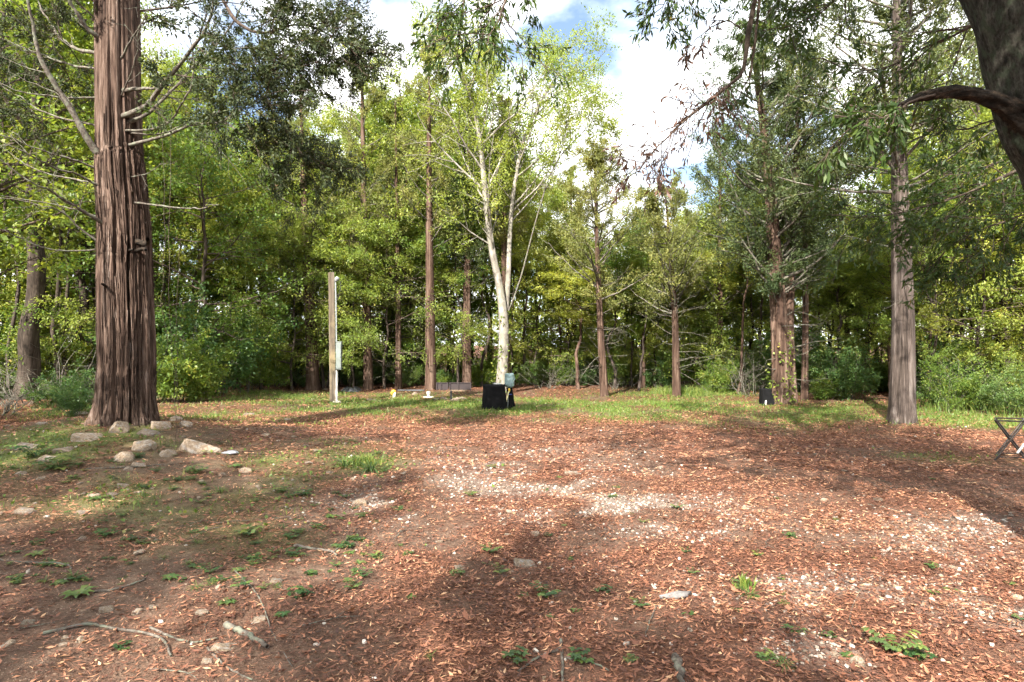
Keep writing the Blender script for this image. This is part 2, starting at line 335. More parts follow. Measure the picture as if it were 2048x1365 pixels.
m, t = mat_new('ground_soil'); M['ground'] = m
tcn = ND(t, 'ShaderNodeTexCoord'); v = tcn.outputs['Object']
def A_(n): return ND(t, 'ShaderNodeAttribute', attribute_name=n).outputs['Fac']
n_f = noise(t, v, 38., 6, .7); n_m = noise(t, v, 7., 5, .6); n_g = noise(t, v, 60., 3, .6)
soil = ramp(t, n_m.outputs['Fac'], [(.3, (.065, .043, .032)), (.55, (.125, .086, .063)), (.75, (.20, .145, .105))]).outputs[0]
grit = ramp(t, n_g.outputs['Fac'], [(.60, (0, 0, 0)), (.68, (.7, .7, .7))]).outputs[0]
soil = mixc(t, grit, soil, (.42, .33, .25))
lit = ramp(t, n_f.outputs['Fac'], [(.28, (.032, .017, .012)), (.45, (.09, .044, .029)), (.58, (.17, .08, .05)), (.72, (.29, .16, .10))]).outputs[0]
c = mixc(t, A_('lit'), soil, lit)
grv = ramp(t, n_g.outputs['Fac'], [(.3, (.22, .18, .15)), (.5, (.45, .40, .35)), (.7, (.68, .63, .57))]).outputs[0]
gm = ND(t, 'ShaderNodeMath', operation='MULTIPLY'); t.links.new(A_('grav'), gm.inputs[0]); gm.inputs[1].default_value = .25
c = mixc(t, gm.outputs[0], c, grv)
grs = ramp(t, n_f.outputs['Fac'], [(.3, (.045, .075, .016)), (.5, (.09, .14, .028)), (.7, (.17, .19, .05))]).outputs[0]
gm2 = ND(t, 'ShaderNodeMath', operation='MULTIPLY'); t.links.new(A_('gras'), gm2.inputs[0]); gm2.inputs[1].default_value = .8
c = mixc(t, gm2.outputs[0], c, grs)
p = ND(t, 'ShaderNodeBsdfPrincipled'); t.links.new(c, p.inputs['Base Color']); p.inputs['Roughness'].default_value = .95; p.inputs['Specular IOR Level'].default_value = .1
bp = ND(t, 'ShaderNodeBump'); bp.inputs['Strength'].default_value = .8; bp.inputs['Distance'].default_value = .03
ba = ND(t, 'ShaderNodeMath', operation='ADD'); t.links.new(n_f.outputs['Fac'], ba.inputs[0]); t.links.new(n_g.outputs['Fac'], ba.inputs[1])
t.links.new(ba.outputs[0], bp.inputs['Height']); t.links.new(bp.outputs[0], p.inputs['Normal']); out(t, p.outputs[0])

# ------------------------------------------------------------------ ground
def axis(n, a, b, c0):
    u = np.linspace(-1, 1, n); return c0 + a * np.sinh(b * u)
gx = axis(240, 2.2, 5.75, 0.); gy = axis(240, 2.2, 5.75, 5.)
X, Y = np.meshgrid(gx, gy); Z = TH(X, Y)
V = np.stack([X, Y, Z], -1).reshape(-1, 3); n_ = 240
ii = (np.arange(n_ - 1) * n_)[:, None] + np.arange(n_ - 1)[None]
Fq = np.stack([ii, ii + 1, ii + n_ + 1, ii + n_], -1).reshape(-1, 4)
gme = make_mesh('ground', V, [Fq], M['ground'], None, True)
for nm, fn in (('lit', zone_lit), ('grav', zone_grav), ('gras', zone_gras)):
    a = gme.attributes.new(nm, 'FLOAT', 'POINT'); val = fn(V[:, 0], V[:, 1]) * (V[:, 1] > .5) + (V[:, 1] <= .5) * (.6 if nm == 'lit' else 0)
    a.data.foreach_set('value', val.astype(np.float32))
tag(link('ground', gme), kind='structure')

# ------------------------------------------------------------------ tree makers: each returns (trunk mesh, limb mesh, crown mesh)
def leaning(rg, H, lean=(0, 0), wob=.12, n=14):
    t = np.linspace(0, 1, n); p = np.zeros((n, 3)); p[:, 2] = t * H - .15
    w = np.cumsum(rg.normal(size=(n, 2)) * wob * H / n, axis=0); w -= w[0]
    p[:, 0] = lean[0] * t + w[:, 0]; p[:, 1] = lean[1] * t + w[:, 1]
    return p
def make_decid(name, seed, H=12., r0=.16, cb=.25, spread=3., nl=26, ns=6, ntw=5, nlf=26, lsize=.12, asp=.55, ang=1.0, flat=1., up=.05, bark='bark_dark', leaf='leaf_a', lean=(0, 0), path=None,
               rads=None, upb=.8, sides=14, rings=40, twig='twig_dark', droop=.1, top=.35, lim_sides=5, thin=1.):
    rg = RNG(seed); tp = leaning(rg, H, lean) if path is None else np.asarray(path, float); n = len(tp)
    tr = r0 * (np.linspace(1, 0, n) ** .8 * .93 + .07) if rads is None else np.asarray(rads, float)
    V, Fq = trunk_mesh(tp, tr, sides, rings, seed, .05, 4, .05, 6., .8, .3)
    tm = make_mesh(name + '_trunk', V, [Fq], M[bark], None, True)
    lp, lr, ll, _ = grow(rg, tp[None], tr[None], nl, cb, .97, np.array([spread]), ang, 8, up, .10, flat, 0., .6, .02 * thin)
    tt = np.clip((lp[:, 0, 2] / H - cb) / (1 - cb), 0, 1); pf = (top + (1 - top) * np.sin(np.clip(1.12 - tt * .95, 0, 1) * math.pi * .5) * np.clip(.55 + tt * 2., 0, 1))
    lp = lp[:, :1] + (lp - lp[:, :1]) * pf[:, None, None]; ll = ll * pf
    sp, sr, sl, si = grow(rg, lp, lr, ns, .22, 1., ll * .48, .85, 5, up * .6, .16, flat, .3, .7, .012)
    wp, wr, wl_, wi = grow(rg, sp, sr, ntw, .15, 1., sl * .5, .9, 4, -.02, .2, flat, .2, .7, .010)
    mb = MB(); mb.add(*tubes(lp, np.maximum(lr, .006), lim_sides)); mb.add(*tubes(sp, np.maximum(sr, .004), 3)); mb.add(*tubes(wp[::4], np.maximum(wr[::4], .003), 3))
    lm = mb.mesh(name + '_limbs', M[twig], True)
    clump = np.clip(rg.random(len(lp))[si][wi] * .5 + rg.random(len(sp))[wi] * .5, 0, 1)
    a = leafquads(rg, wp, nlf, lsize, asp, lsize * .9, .5, .9, droop, upb, clump, .5)
    cm = make_mesh(name + '_crown', a[0], [a[1]], M[leaf], a[2])
    return tm, lm, cm
def make_cedar(name, seed, H=12., r0=.2, cb=.32, spread=2.3, nl=56, ns=7, ntw=4, nlf=15, lsize=.082, asp=.34, bark='bark_cedar2', leaf='leaf_c', lean=(0, 0), path=None, rads=None, sides=18, rings=60, ndead=22, dead_lo=.08,
               flute=.09, up=.06, cone=1., dlen=.7, flare=.35):
    rg = RNG(seed); tp = leaning(rg, H, lean, .05) if path is None else np.asarray(path, float); n = len(tp)
    tr = r0 * (np.linspace(1, 0, n) ** .75 * .95 + .05) if rads is None else np.asarray(rads, float)
    V, Fq = trunk_mesh(tp, tr, sides, rings, seed, flute, 4, .07, 5., .5, flare)
    tm = make_mesh(name + '_trunk', V, [Fq], M[bark], None, True)
    lp, lr, ll, _ = grow(rg, tp[None], tr[None], nl, cb, .985, np.array([spread]), 1.15, 7, up, .09, 1., 0., .5, .014)
    tt = np.clip((lp[:, 0, 2] / H - cb) / (1 - cb), 0, 1); pf = (1 - cone * tt) * .9 + .12; pf *= np.clip(.6 + tt * 2.5, 0, 1)
    lp = lp[:, :1] + (lp - lp[:, :1]) * pf[:, None, None]; ll = ll * pf
    sp, sr, sl, si = grow(rg, lp, lr, ns, .2, 1., ll * .42, .75, 5, .07, .13, .8, .35, .7, .010)
    wp, wr, wl_, wi = grow(rg, sp, sr, ntw, .1, 1., sl * .5, .7, 4, .08, .18, .8, .2, .7, .010)
    mb = MB(); mb.add(*tubes(lp, np.maximum(lr, .007), 4)); mb.add(*tubes(sp[::2], np.maximum(sr[::2], .004), 3))
    dp, dr, dl, _ = grow(rg, tp[None], tr[None], max(8, int(ndead * .7)), dead_lo, cb + .15, np.array([spread * dlen]), 1.25, 7, -.03, .16, 1., 0., .3, .0058)
    dp = dp[:, :1] + (dp - dp[:, :1]) * rg.uniform(.25, 1., (len(dp), 1, 1)); d2, d2r, _, _ = grow(rg, dp, dr, 4, .3, 1., dl * .35, .8, 5, 0, .2, 1., .2, .7, .004)
    mb.add(*tubes(dp, np.maximum(dr, .005), 5)); mb.add(*tubes(d2, np.maximum(d2r, .003), 3))
    lm = mb.mesh(name + '_limbs', M['twig'], True)
    clump = np.clip(rg.random(len(lp))[si][wi] * .5 + rg.random(len(sp))[wi] * .5, 0, 1)
    a = leafquads(rg, wp, nlf, lsize, asp, lsize * .55, .8, .75, -.1, .35, clump, .45, 0.)
    cm = make_mesh(name + '_crown', a[0], [a[1]], M[leaf], a[2])
    return tm, lm, cm
def place(meshes, name, label, loc, s=1., rz=0., group=None, zs=None, cat='tree', names=('trunk', 'limbs', 'crown')):
    o = thing(name, label, cat, loc, rz, group, s)
    if zs: o.scale = (s, s, zs)
    for nm, me in zip(names, meshes):
        if me: link(nm, me, o)
    return o

def rel(px_list, d, base, dd=None):               # pixel/depth polyline -> metres relative to a base point
    q = []
    for k, (a, b) in enumerate(px_list):
        q.append(P(a, b, d if dd is None else d + dd * k / max(1, len(px_list) - 1)) - base)
    return np.array(q)

# ------------------------------------------------------------------ the big cedar at left
cb0 = G(250, 842); cb0 = np.array([cb0[0], cb0[1], cb0[2]])
d0 = cb0[1]
prof = [(254, 870, 106), (252, 838, 102), (250, 760, 98), (249, 700, 97), (243, 550, 95), (240, 450, 91), (230, 330, 86), (226, 290, 83), (221, 150, 81), (218, 0, 79), (216, -250, 74), (220, -550, 52), (222, -850, 22)]
path = np.array([P(a, b, d0) - cb0 for a, b, w in prof]); rads = np.array([w / 2 / F * d0 for a, b, w in prof])
path[:, 1] += np.linspace(0, .3, len(path))
camang = math.atan2(-cb0[1], -cb0[0])             # direction from the trunk towards the viewer
def grooves(A, Z, L):
    f = 0
    for off, w, dep, dr in ((-.42, .055, .24, .05), (.13, .05, .28, -.03), (.66, .06, .13, .04), (-.85, .07, .12, 0), (-.12, .04, .08, .06), (.40, .035, .08, -.05), (-1.15, .12, .12, 0), (1.2, .12, .12, .05), (2.2, .25, .14, 0), (-2.1, .25, .14, .03), (3.1, .3, .12, 0)):
        c = camang + off + dr * np.sin(Z * .8 + off * 5) - .05 * Z * off * .3
        df = (A - c + math.pi) % (2 * math.pi) - math.pi
        f = f - dep * np.exp(-(df / w) ** 2) * (.55 + .75 * np.exp(-((Z - 1.5) / 2.6) ** 2)) * (.7 + .6 * vn(np.stack([A * 0 + off * 9, A * 0, Z * 1.3], -1), 5))
    fib = fbm(np.stack([np.cos(A) * 26, np.sin(A) * 26, Z * .9 + 3 * vn(np.stack([np.cos(A) * 4, np.sin(A) * 4, Z * .6], -1), 8)], -1), 3, 77) - .5
    foot = .26 * np.exp(-np.maximum(Z - .25, 0) / .22) * (.45 + .75 * np.sin(A * 7 + 1.3 * np.sin(A * 3)))
    return f + foot + .085 * fib + .05 * np.exp(-((Z - 4.55) / .22) ** 2) * np.cos(A - camang + .3)
V, Fq = trunk_mesh(path, rads, 190, 260, 11, .05, 5, .06, 9., .35, .03, grooves)
big = thing('red_cedar', 'massive fluted red cedar on a rocky mound, thickest trunk at left', 'tree', cb0)
link('trunk', make_mesh('trunk', V, [Fq], M['bark_cedar'], None, True), big)
rgb_ = RNG(404); SB = MB()                          # loose strips of shaggy bark
_q = spl(np.column_stack([path, rads]), 260); _VV = V.reshape(260, 190, 3)
for k in range(900):
    i0 = int(rgb_.integers(5, 150)); nst = int(rgb_.integers(5, 21)); j = int((camang / (2 * math.pi) * 190 + rgb_.normal() * 33)) % 190; st = max(1, nst // 6); idx = np.arange(i0, min(i0 + nst, 250), st)
    if len(idx) < 3: continue
    pts = _VV[idx, j]; ctr = _q[idx, :3]; on = nrm((pts - ctr) * np.array([1, 1, 0])); tt_ = np.linspace(0, 1, len(idx)); side_ = np.stack([-on[:, 1], on[:, 0], 0 * on[:, 0]], -1)
    lift = .006 + rgb_.uniform(.004, .05) * np.abs(tt_ - rgb_.uniform(.2, .9)) ** 2.5; w_ = rgb_.uniform(.005, .016) * (1 - .7 * np.abs(tt_ - .5) * 2 * rgb_.random()); c_ = pts + on * lift[:, None] + side_ * (rgb_.normal() * .015 * tt_)[:, None]
    a_ = c_ - side_ * w_[:, None]; b_ = c_ + side_ * w_[:, None]; e_ = c_ - on * .004; n_i = len(idx); r_i = np.arange(n_i - 1)
    SB.add(np.vstack([a_, b_, e_]), np.concatenate([np.stack([r_i, r_i + n_i, r_i + n_i + 1, r_i + 1], -1), np.stack([r_i + n_i, r_i + 2 * n_i, r_i + 2 * n_i + 1, r_i + n_i + 1], -1), np.stack([r_i + 2 * n_i, r_i, r_i + 1, r_i + 2 * n_i + 1], -1)]))
tag(SB.build('bark_strips', M['bark_cedar'], big, True), kind='stuff')
def limb(px, r, dd, parent, base, d, seed, mat='twig', n=26, sides=8, wob=.012, kids=5, tip=.25, kl=.35, start_in=True):
    q = rel(px, d, base, dd); r = r * .68; rr = np.linspace(r, r * tip, len(q)); q2 = spl(np.column_stack([q, rr]), n)
    rg = RNG(seed); w = rg.normal(size=(n, 3)); w = (w + np.roll(w, 1, 0) + np.roll(w, -1, 0) + np.roll(w, 2, 0)) * .55 * np.linspace(0, 1, n)[:, None] ** .5; w[:2] = 0; q2[:, :3] += wob * 1.3 * w; q2[:, 3] *= 1 + .10 * rg.normal(size=n)
    mb = MB(); mb.add(*tubes(q2[None, :, :3], q2[None, :, 3], sides)); L = np.linalg.norm(np.diff(q2[:, :3], axis=0), axis=1).sum()
    if kids:
        kp, kr, kln, _ = grow(rg, q2[None, :, :3], q2[None, :, 3], kids, .2, .98, np.array([L * kl]), .8, 7, 0, .16, 1., .3, .55, .009)
        mb.add(*tubes(kp, np.maximum(kr, .003), 5))
        tp, tr, _, _ = grow(rg, kp, kr, 3, .3, 1., kln * .45, .8, 5, 0, .2, 1., .2, .6, .006); mb.add(*tubes(tp, np.maximum(tr, .0025), 3))
    o = mb.build('limb', M[mat], parent, True)
    return q2
LIMBS = [  # pixels along the limb, start radius, depth change, twigs
    ([(215, 330), (180, 285), (150, 235), (115, 180), (85, 120), (62, 50), (45, -60)], .095, -.9, 6), ([(215, 380), (160, 352), (110, 335), (60, 312), (-20, 265)], .036, -1.5, 5),
    ([(215, 372), (150, 358), (90, 345), (40, 318), (-30, 270)], .024, .8, 4), ([(210, 345), (140, 318), (70, 293), (-30, 258)], .03, -1.2, 5),
    ([(225, 460), (175, 428), (120, 395), (70, 368), (-20, 310)], .045, -1.6, 6), ([(215, 440), (150, 420), (80, 403), (-20, 388)], .02, -.6, 5),
    ([(220, 500), (165, 462), (120, 425), (75, 412), (-20, 392)], .028, -1.0, 5), ([(205, 497), (130, 503), (60, 485), (-20, 452)], .024, -1.2, 2),
    ([(205, 195), (130, 195), (60, 184), (-20, 160)], .03, -.5, 6), ([(205, 140), (130, 128), (75, 105), (-20, 70)], .034, .9, 6),
    ([(205, 110), (140, 92), (100, 50), (60, -40)], .052, .6, 5), ([(205, 85), (165, 45), (125, -20), (90, -80)], .062, -.8, 4),
    ([(205, 255), (120, 235), (50, 205), (-20, 150)], .03, .9, 5), ([(240, 235), (290, 215), (325, 172), (372, 118), (412, 55), (440, -60)], .075, -1.3, 5),
    ([(245, 250), (300, 225), (350, 175), (400, 118), (450, 70), (500, -20)], .05, .6, 5), ([(240, 262), (300, 258), (350, 235), (378, 190), (386, 120), (378, 40)], .036, -.9, 5),
    ([(255, 292), (330, 270), (385, 250), (440, 243), (490, 212), (540, 192)], .042, -1.2, 5), ([(250, 268), (310, 268), (370, 252), (430, 240)], .028, .5, 4),
    ([(425, -40), (470, 40), (530, 66), (590, 50), (650, 62), (720, 118)], .048, -.2, 7), ([(400, 115), (460, 128), (530, 138), (600, 134), (690, 98)], .026, -.4, 6),
    ([(440, 100), (520, 95), (600, 108), (680, 130)], .02, .3, 5), ([(250, 403), (330, 413), (400, 415), (436, 408)], .028, -.6, 0),
    ([(245, 182), (300, 178), (345, 168)], .06, -.4, 3), ([(450, 243), (500, 282), (560, 298), (630, 318)], .022, -.5, 6),
    ([(245, 360), (300, 345), (334, 322)], .014, -.5, 2), ([(240, 120), (275, 60), (300, 10)], .03, -.7, 4), ([(238, 200), (262, 150), (276, 90), (278, 30)], .022, -.9, 4)]
foli = []
for k, (px, r, dd, kd) in enumerate(LIMBS):
    q2 = limb(px, r, dd, big, cb0, d0, 300 + k, 'twig' if k not in (18, 19) else 'twig_dark', kids=kd)
    if k in (16, 18, 19, 20, 23, 14, 13, 9, 10, 12): foli.append((q2, k))
for px, r in ([(265, 505), (285, 498), (292, 500)], .035), ([(235, 575), (212, 572), (205, 568)], .03), ([(250, 505), (262, 500), (268, 498)], .025), ([(265, 480), (292, 488), (296, 478)], .05):
    V, Fq = pathtube(rel(px, d0, cb0, -.5) , np.linspace(r, r * .6, 3), 6, 8, .006, 5); MB().add(V, Fq).build('branch_stub', M['wood_dead'], big, True)
rg = RNG(901); CV = MB()
for q2, k in foli:                                # needle sprays hanging from the living limbs
    w = 1.4 if k in (16, 18, 23, 19) else .55
    t0 = .55 if k == 16 else .3
    lp, lr, ll, _ = grow(rg, q2[None, :, :3], q2[None, :, 3], int(18 * w) + 3, t0, 1., np.array([1.05]), .95, 6, -.03, .15, .8, .2, .6, .01)
    sp, sr, sl, _ = grow(rg, lp, lr, 6, .2, 1., ll * .45, .7, 5, -.05, .15, .9, .3, .7, .008)
    wp, wr, _, _ = grow(rg, sp, sr, 4, .15, 1., sl * .45, .7, 4, -.03, .2, 1., .2, .7, .008)
    a = leafquads(rg, wp, 16, .062, .32, .024, .8, .7, .15, .3, None, .5, 0.); CV.add(*a)
    LB = MB(); LB.add(*tubes(lp, np.maximum(lr, .005), 4)); LB.add(*tubes(sp, np.maximum(sr, .003), 3)); LB.build('limb', M['twig_dark'], big, True)
# the living crown far above
up_path = path[8:]; up_r = rads[8:]
lp, lr, ll, _ = grow(rg, up_path[None], up_r[None], 30, .12, 1., np.array([2.1]), 1.1, 7, .03, .1, 1., .6, .4, .014)
sp, sr, sl, _ = grow(rg, lp, lr, 7, .25, 1., ll * .4, .75, 5, .05, .13, .8, .35, .7, .010)
wp, wr, _, _ = grow(rg, sp, sr, 4, .1, 1., sl * .5, .7, 4, .05, .18, .8, .2, .7, .010)
LB = MB(); LB.add(*tubes(lp, np.maximum(lr, .008), 5)); LB.add(*tubes(sp, np.maximum(sr, .004), 3)); LB.build('limb', M['twig_dark'], big, True)
CV.add(*leafquads(rg, wp, 11, .10, .36, .05, .8, .75, -.1, .35, None, .45, 0.))
CV.build('crown', M['leaf_cd'], big)
for k, (px, dd, r) in enumerate([([(352, -40), (345, 150), (340, 330), (338, 560), (345, 700), (352, 850), (340, 930)], -1.2, .0035), ([(300, -20), (318, 180), (330, 420), (322, 600), (335, 690), (308, 770)], -.8, .003), ([(362, 480), (352, 640), (356, 780), (362, 925)], -1.6, .003)]):
    V, Fq = pathtube(rel(px, d0, cb0, dd), np.full(len(px), r), 40, 5, .015, 60 + k)
    tag(MB().add(V + cb0, Fq).build('hanging_vine', M['twig_dark'], None, True), ['long bare vine hanging straight down beside the big cedar', 'bare vine curling against the right side of the big cedar trunk', 'short dangling vine ending over the pale boulder'][k], 'vine', 'bare vines hanging by the big cedar')

# ------------------------------------------------------------------ cedars and broadleaf trees along the clearing's edge
def edge_cedar(px, py, wpx, topx, topy, seed, label, kw=None, mids=None, name='red_cedar'):
    b = G(px, py); d = b[1]; H = CAMZ + (HY - topy) / F * d - b[2]; r = wpx / 2 / F * d
    pts = [(px, py)] + (mids or []) + [(topx, topy)]
    q = np.array([P(a, c_, d) - b for a, c_ in pts]); q[0, 2] = -.12
    q = spl(q, 16); k = dict(kw or {}); n = 16
    tz = np.clip(q[:, 2] / H, 0, 1); rads = r * ((1 - tz) ** .75 * .95 + .05)
    ms = make_cedar(name + str(seed), seed, H=H, path=q, rads=rads, **k)
    return place(ms, name, label, b)
edge_cedar(626, 781, 25, 600, 170, 41, 'red cedar just left of the utility pole, flared reddish foot', dict(spread=2.6, nl=50, cb=.42, leaf='leaf_cy', ndead=30), [(622, 650), (612, 480)])
edge_cedar(737, 780, 19, 722, 55, 42, 'slim grey-brown cedar right of the utility pole with a spire top', dict(spread=2.1, cb=.4, leaf='leaf_cy', ndead=26), [(733, 600), (728, 400)])
edge_cedar(797, 778, 14, 790, 190, 43, 'thin cedar between the pole and the dark straight cedar', dict(nlf=10, lsize=.095, spread=1.8, nl=40, cb=.45, leaf='leaf_cy', ndead=26), [(796, 600)])
edge_cedar(862, 780, 21, 858, 65, 44, 'straight dark red cedar left of the maroon panels', dict(spread=2.4, cb=.45, leaf='leaf_cy', ndead=26, rings=90), [(860, 600), (858, 300)])
edge_cedar(934, 776, 19, 940, 150, 45, 'brown cedar behind the maroon panels, left of the pale forked tree', dict(spread=2.0, cb=.5, leaf='leaf_c', ndead=40), [(934, 560)])
edge_cedar(1013, 777, 17, 1005, 190, 46, 'dark cedar standing right behind the pale forked tree', dict(nlf=10, lsize=.095, spread=1.9, cb=.5, leaf='leaf_cy', ndead=20), [(1008, 500)])
edge_cedar(1209, 793, 17, 1190, 302, 47, 'slender pinkish cedar with many bare lower twigs, right of the water jug', dict(spread=2.3, nl=60, cb=.34, leaf='leaf_cy', ndead=40, dead_lo=.12, dlen=.75, nlf=18, cone=.8), [(1200, 640), (1192, 430)])
edge_cedar(1353, 794, 16, 1330, 372, 48, 'thin cedar rising from a bright grass tuft', dict(spread=2.3, nl=60, cb=.34, leaf='leaf_cy', ndead=40, dead_lo=.1, dlen=.75, cone=.8), [(1350, 640), (1340, 500)])
J1 = edge_cedar(1562, 809, 36, 1500, 62, 49, 'tall dark cedar with flared foot behind the covered grill', dict(spread=3.4, nl=84, ns=8, cb=.36, leaf='leaf_c', ndead=18, sides=40, rings=110, flute=.14, cone=.75, dead_lo=.12, up=.09, nlf=27), [(1560, 700), (1548, 500), (1532, 300)])
edge_cedar(1583, 806, 24, 1600, 90, 50, 'second cedar trunk pressed against the dark cedar behind the grill', dict(spread=2.8, nl=60, cb=.42, nlf=20, leaf='leaf_c', ndead=12, sides=28, rings=90, cone=.8), [(1577, 650), (1588, 420)])
edge_cedar(1609, 801, 15, 1606, 160, 51, 'thin straight reddish cedar right of the double dark cedar', dict(nlf=10, lsize=.095, spread=1.8, nl=40, cb=.55, leaf='leaf_c', ndead=16), [(1611, 560)])
edge_cedar(1804, 846, 44, 1790, -150, 52, 'grey weathered cedar standing alone on the grass at right', dict(spread=2.8, nl=70, cb=.40, leaf='leaf_c', ndead=14, nlf=25, bark='bark_grey', sides=56, rings=150, flute=.12, dead_lo=.2, cone=.5, flare=.6), [(1806, 650), (1800, 400), (1796, 200), (1793, 20)])
edge_cedar(528, 772, 11, 532, 210, 53, 'thin reddish cedar in the shade left of the flared cedar', dict(nlf=10, lsize=.095, spread=2.0, nl=40, cb=.45, leaf='leaf_cy', ndead=26))
edge_cedar(1152, 765, 10, 1140, 330, 54, 'pale thin cedar in the woods between jug and slender pink cedar', dict(nlf=10, lsize=.095, spread=1.8, nl=36, cb=.45, leaf='leaf_cy', ndead=30))
edge_cedar(1285, 776, 11, 1290, 380, 56, 'thin dark cedar between the two slender edge cedars', dict(nlf=10, lsize=.095, spread=2.2, nl=44, cb=.3, leaf='leaf_c', ndead=30))
edge_cedar(1440, 778, 13, 1440, 260, 57, 'dark cedar left of the black covered grill, deeper in the woods', dict(nlf=10, lsize=.095, spread=2.6, nl=54, cb=.3, leaf='leaf_c', ndead=30))
# pale forked tree
b = G(1003, 786); d = b[1]
left = [(1003, 795), (1005, 740), (1008, 660), (1000, 580), (984, 500), (972, 400), (962, 300), (948, 220), (925, 150), (905, 100)]
q = rel(left, d, b); q[:, 1] += np.linspace(0, -.4, len(q))
r_ = np.array([13, 10.5, 9.5, 7.5, 6.5, 5.6, 4.6, 3.6, 2.4, 1.]) / F * d
ms = make_decid('pale', 61, H=12.5, path=q, rads=r_, cb=.42, spread=3.4, nl=30, ns=7, ntw=5, nlf=17, lsize=.095, asp=.5, ang=.7, up=.09, bark='bark_pale', leaf='leaf_y', twig='bark_pale', sides=22, rings=90, top=.55, thin=.6)
pale = place(ms, 'pale_forked_tree', 'pale whitish forked tree behind the water jug, bright bark', b)
right = [(1008, 668), (1016, 560), (1020, 460), (1030, 360), (1052, 260), (1090, 180), (1130, 120)]
q = rel(right, d, b); q[:, 1] += np.linspace(0, .8, len(q)); r2 = np.array([6.5, 5.2, 4.5, 3.8, 3., 2., .8]) / F * d
ms = make_decid('pale2', 62, H=12.3, path=q, rads=r2, cb=.35, spread=3.3, nl=24, ns=7, ntw=5, nlf=17, lsize=.095, asp=.5, ang=.75, up=.08, thin=.6, bark='bark_pale', leaf='leaf_y', twig='bark_pale', sides=16, rings=60, top=.6)
for nm, me in zip(('stem', 'limbs', 'crown'), ms): link(nm, me, pale)
q = rel([(1010, 640), (1040, 560), (1075, 430), (1110, 330), (1160, 270), (1190, 240)], d, b); r3 = np.array([1.7, 1.6, 1.4, 1.2, .9, .5]) / F * d
ms = make_decid('pale3', 63, H=11., path=q, rads=r3, cb=.45, spread=2.6, nl=20, ns=6, ntw=5, nlf=18, lsize=.085, asp=.5, ang=.75, up=.08, bark='twig', leaf='leaf_y', twig='twig', sides=10, rings=40, top=.6)
for nm, me in zip(('stem', 'limbs', 'crown'), ms): link(nm, me, pale)
def vine_leaves(parent, pts, rads, k, size, seed, leaf='leaf_a'):
    rg = RNG(seed); q = spl(np.column_stack([pts, rads]), 60); n = 60; i = rg.integers(0, n, k); a = rg.uniform(0, 6.28, k)
    pos = q[i, :3] + (q[i, 3] * 1.02)[:, None] * np.stack([np.cos(a), np.sin(a), np.zeros(k)], -1)
    outd = np.stack([np.cos(a), np.sin(a), -.3 + .5 * rg.random(k)], -1)
    tw = np.stack([pos, pos + outd * .12], 1); mb = MB(); mb.add(*leafquads(rg, tw, 3, size, .8, .05, .6, .8, .2, .5))
    return mb.build('climbing_vine', M[leaf], parent)
vine_leaves(pale, rel([(1003, 780), (1006, 700), (1008, 600)], d, b), np.array([13, 11, 8]) / F * d, 110, .09, 5, 'leaf_a')
bb = G(1562, 809); vine_leaves(J1, rel([(1562, 805), (1560, 760), (1556, 660)], bb[1], bb), np.array([19, 17, 15]) / F * bb[1], 130, .09, 6, 'leaf_a')

# layered yellow-green broadleaf trees left of centre
def edge_decid(px, py, wpx, topy, seed, label, name='broadleaf_tree', leanpx=0, **k):
    b = G(px, py); d = b[1]; H = CAMZ + (HY - topy) / F * d - b[2]; r = wpx / 2 / F * d
    ms = make_decid(name + str(seed), seed, H=H, r0=r, lean=(leanpx / F * d, 0), **k)
    return place(ms, name, label, b)
edge_decid(700, 776, 9, 190, 71, 'layered yellow-green beech-like tree right of the pole', spread=3.3, nl=36, ns=7, flat=.35, ang=1.25, up=0., cb=.2, leaf='leaf_y', lsize=.105, nlf=12, upb=1.6)
edge_decid(590, 772, 9, 240, 72, 'layered olive-orange broadleaf tree behind the pole', spread=3.4, nl=36, ns=7, flat=.35, ang=1.25, up=0., cb=.2, leaf='leaf_y', lsize=.105, nlf=12, upb=1.6)
edge_decid(820, 770, 9, 75, 73, 'tall yellow-green tree behind the straight dark cedar', spread=3.0, nl=34, ns=7, flat=.6, ang=1.1, up=.02, cb=.3, leaf='leaf_y', lsize=.105, nlf=12, upb=1.2)
edge_decid(470, 778, 11, 270, 74, 'leafy green tree over the shrubs between big cedar and pole', spread=3.4, nl=36, ns=7, flat=.5, ang=1.2, up=0., cb=.22, leaf='leaf_a', lsize=.105, nlf=12, upb=1.3)
edge_decid(395, 790, 10, 230, 75, 'bushy green tree just right of the big cedar', spread=3.2, nl=34, ns=7, flat=.55, ang=1.2, up=0., cb=.18, leaf='leaf_a', lsize=.105, nlf=12)
edge_decid(48, 800, 38, -120, 76, 'thick dark trunk in the shade at the far left', spread=3.6, nl=34, ns=7, cb=.35, leaf='leaf_a', lsize=.105, nlf=12, sides=20, rings=60)
edge_decid(135, 790, 20, -60, 77, 'leaning dark trunk left of the big cedar', leanpx=70, spread=3.2, nl=36, ns=7, cb=.35, leaf='leaf_a', lsize=.105, nlf=12)
edge_decid(-90, 830, 18, -200, 78, 'yellow-leaved maple reaching in at the upper left corner', spread=3.0, nl=36, ns=7, cb=.25, leaf='leaf_a', lsize=.13, nlf=11, asp=.8, upb=1.4)
edge_decid(1672, 778, 13, 250, 79, 'dark trunk leaning right, in the gap right of the double cedar', leanpx=95, spread=2.4, nl=26, ns=6, cb=.4, leaf='leaf_a', lsize=.105, nlf=18)
edge_decid(1905, 786, 13, 90, 80, 'dark leafy tree right of the grey weathered cedar', spread=3.2, nl=34, ns=7, cb=.25, leaf='leaf_a', lsize=.105, nlf=12)
edge_decid(2030, 800, 17, 40, 81, 'dark trunk leaning left at the right edge behind the rack', leanpx=-90, spread=3.2, nl=34, ns=7, cb=.25, leaf='leaf_a', lsize=.105, nlf=12)
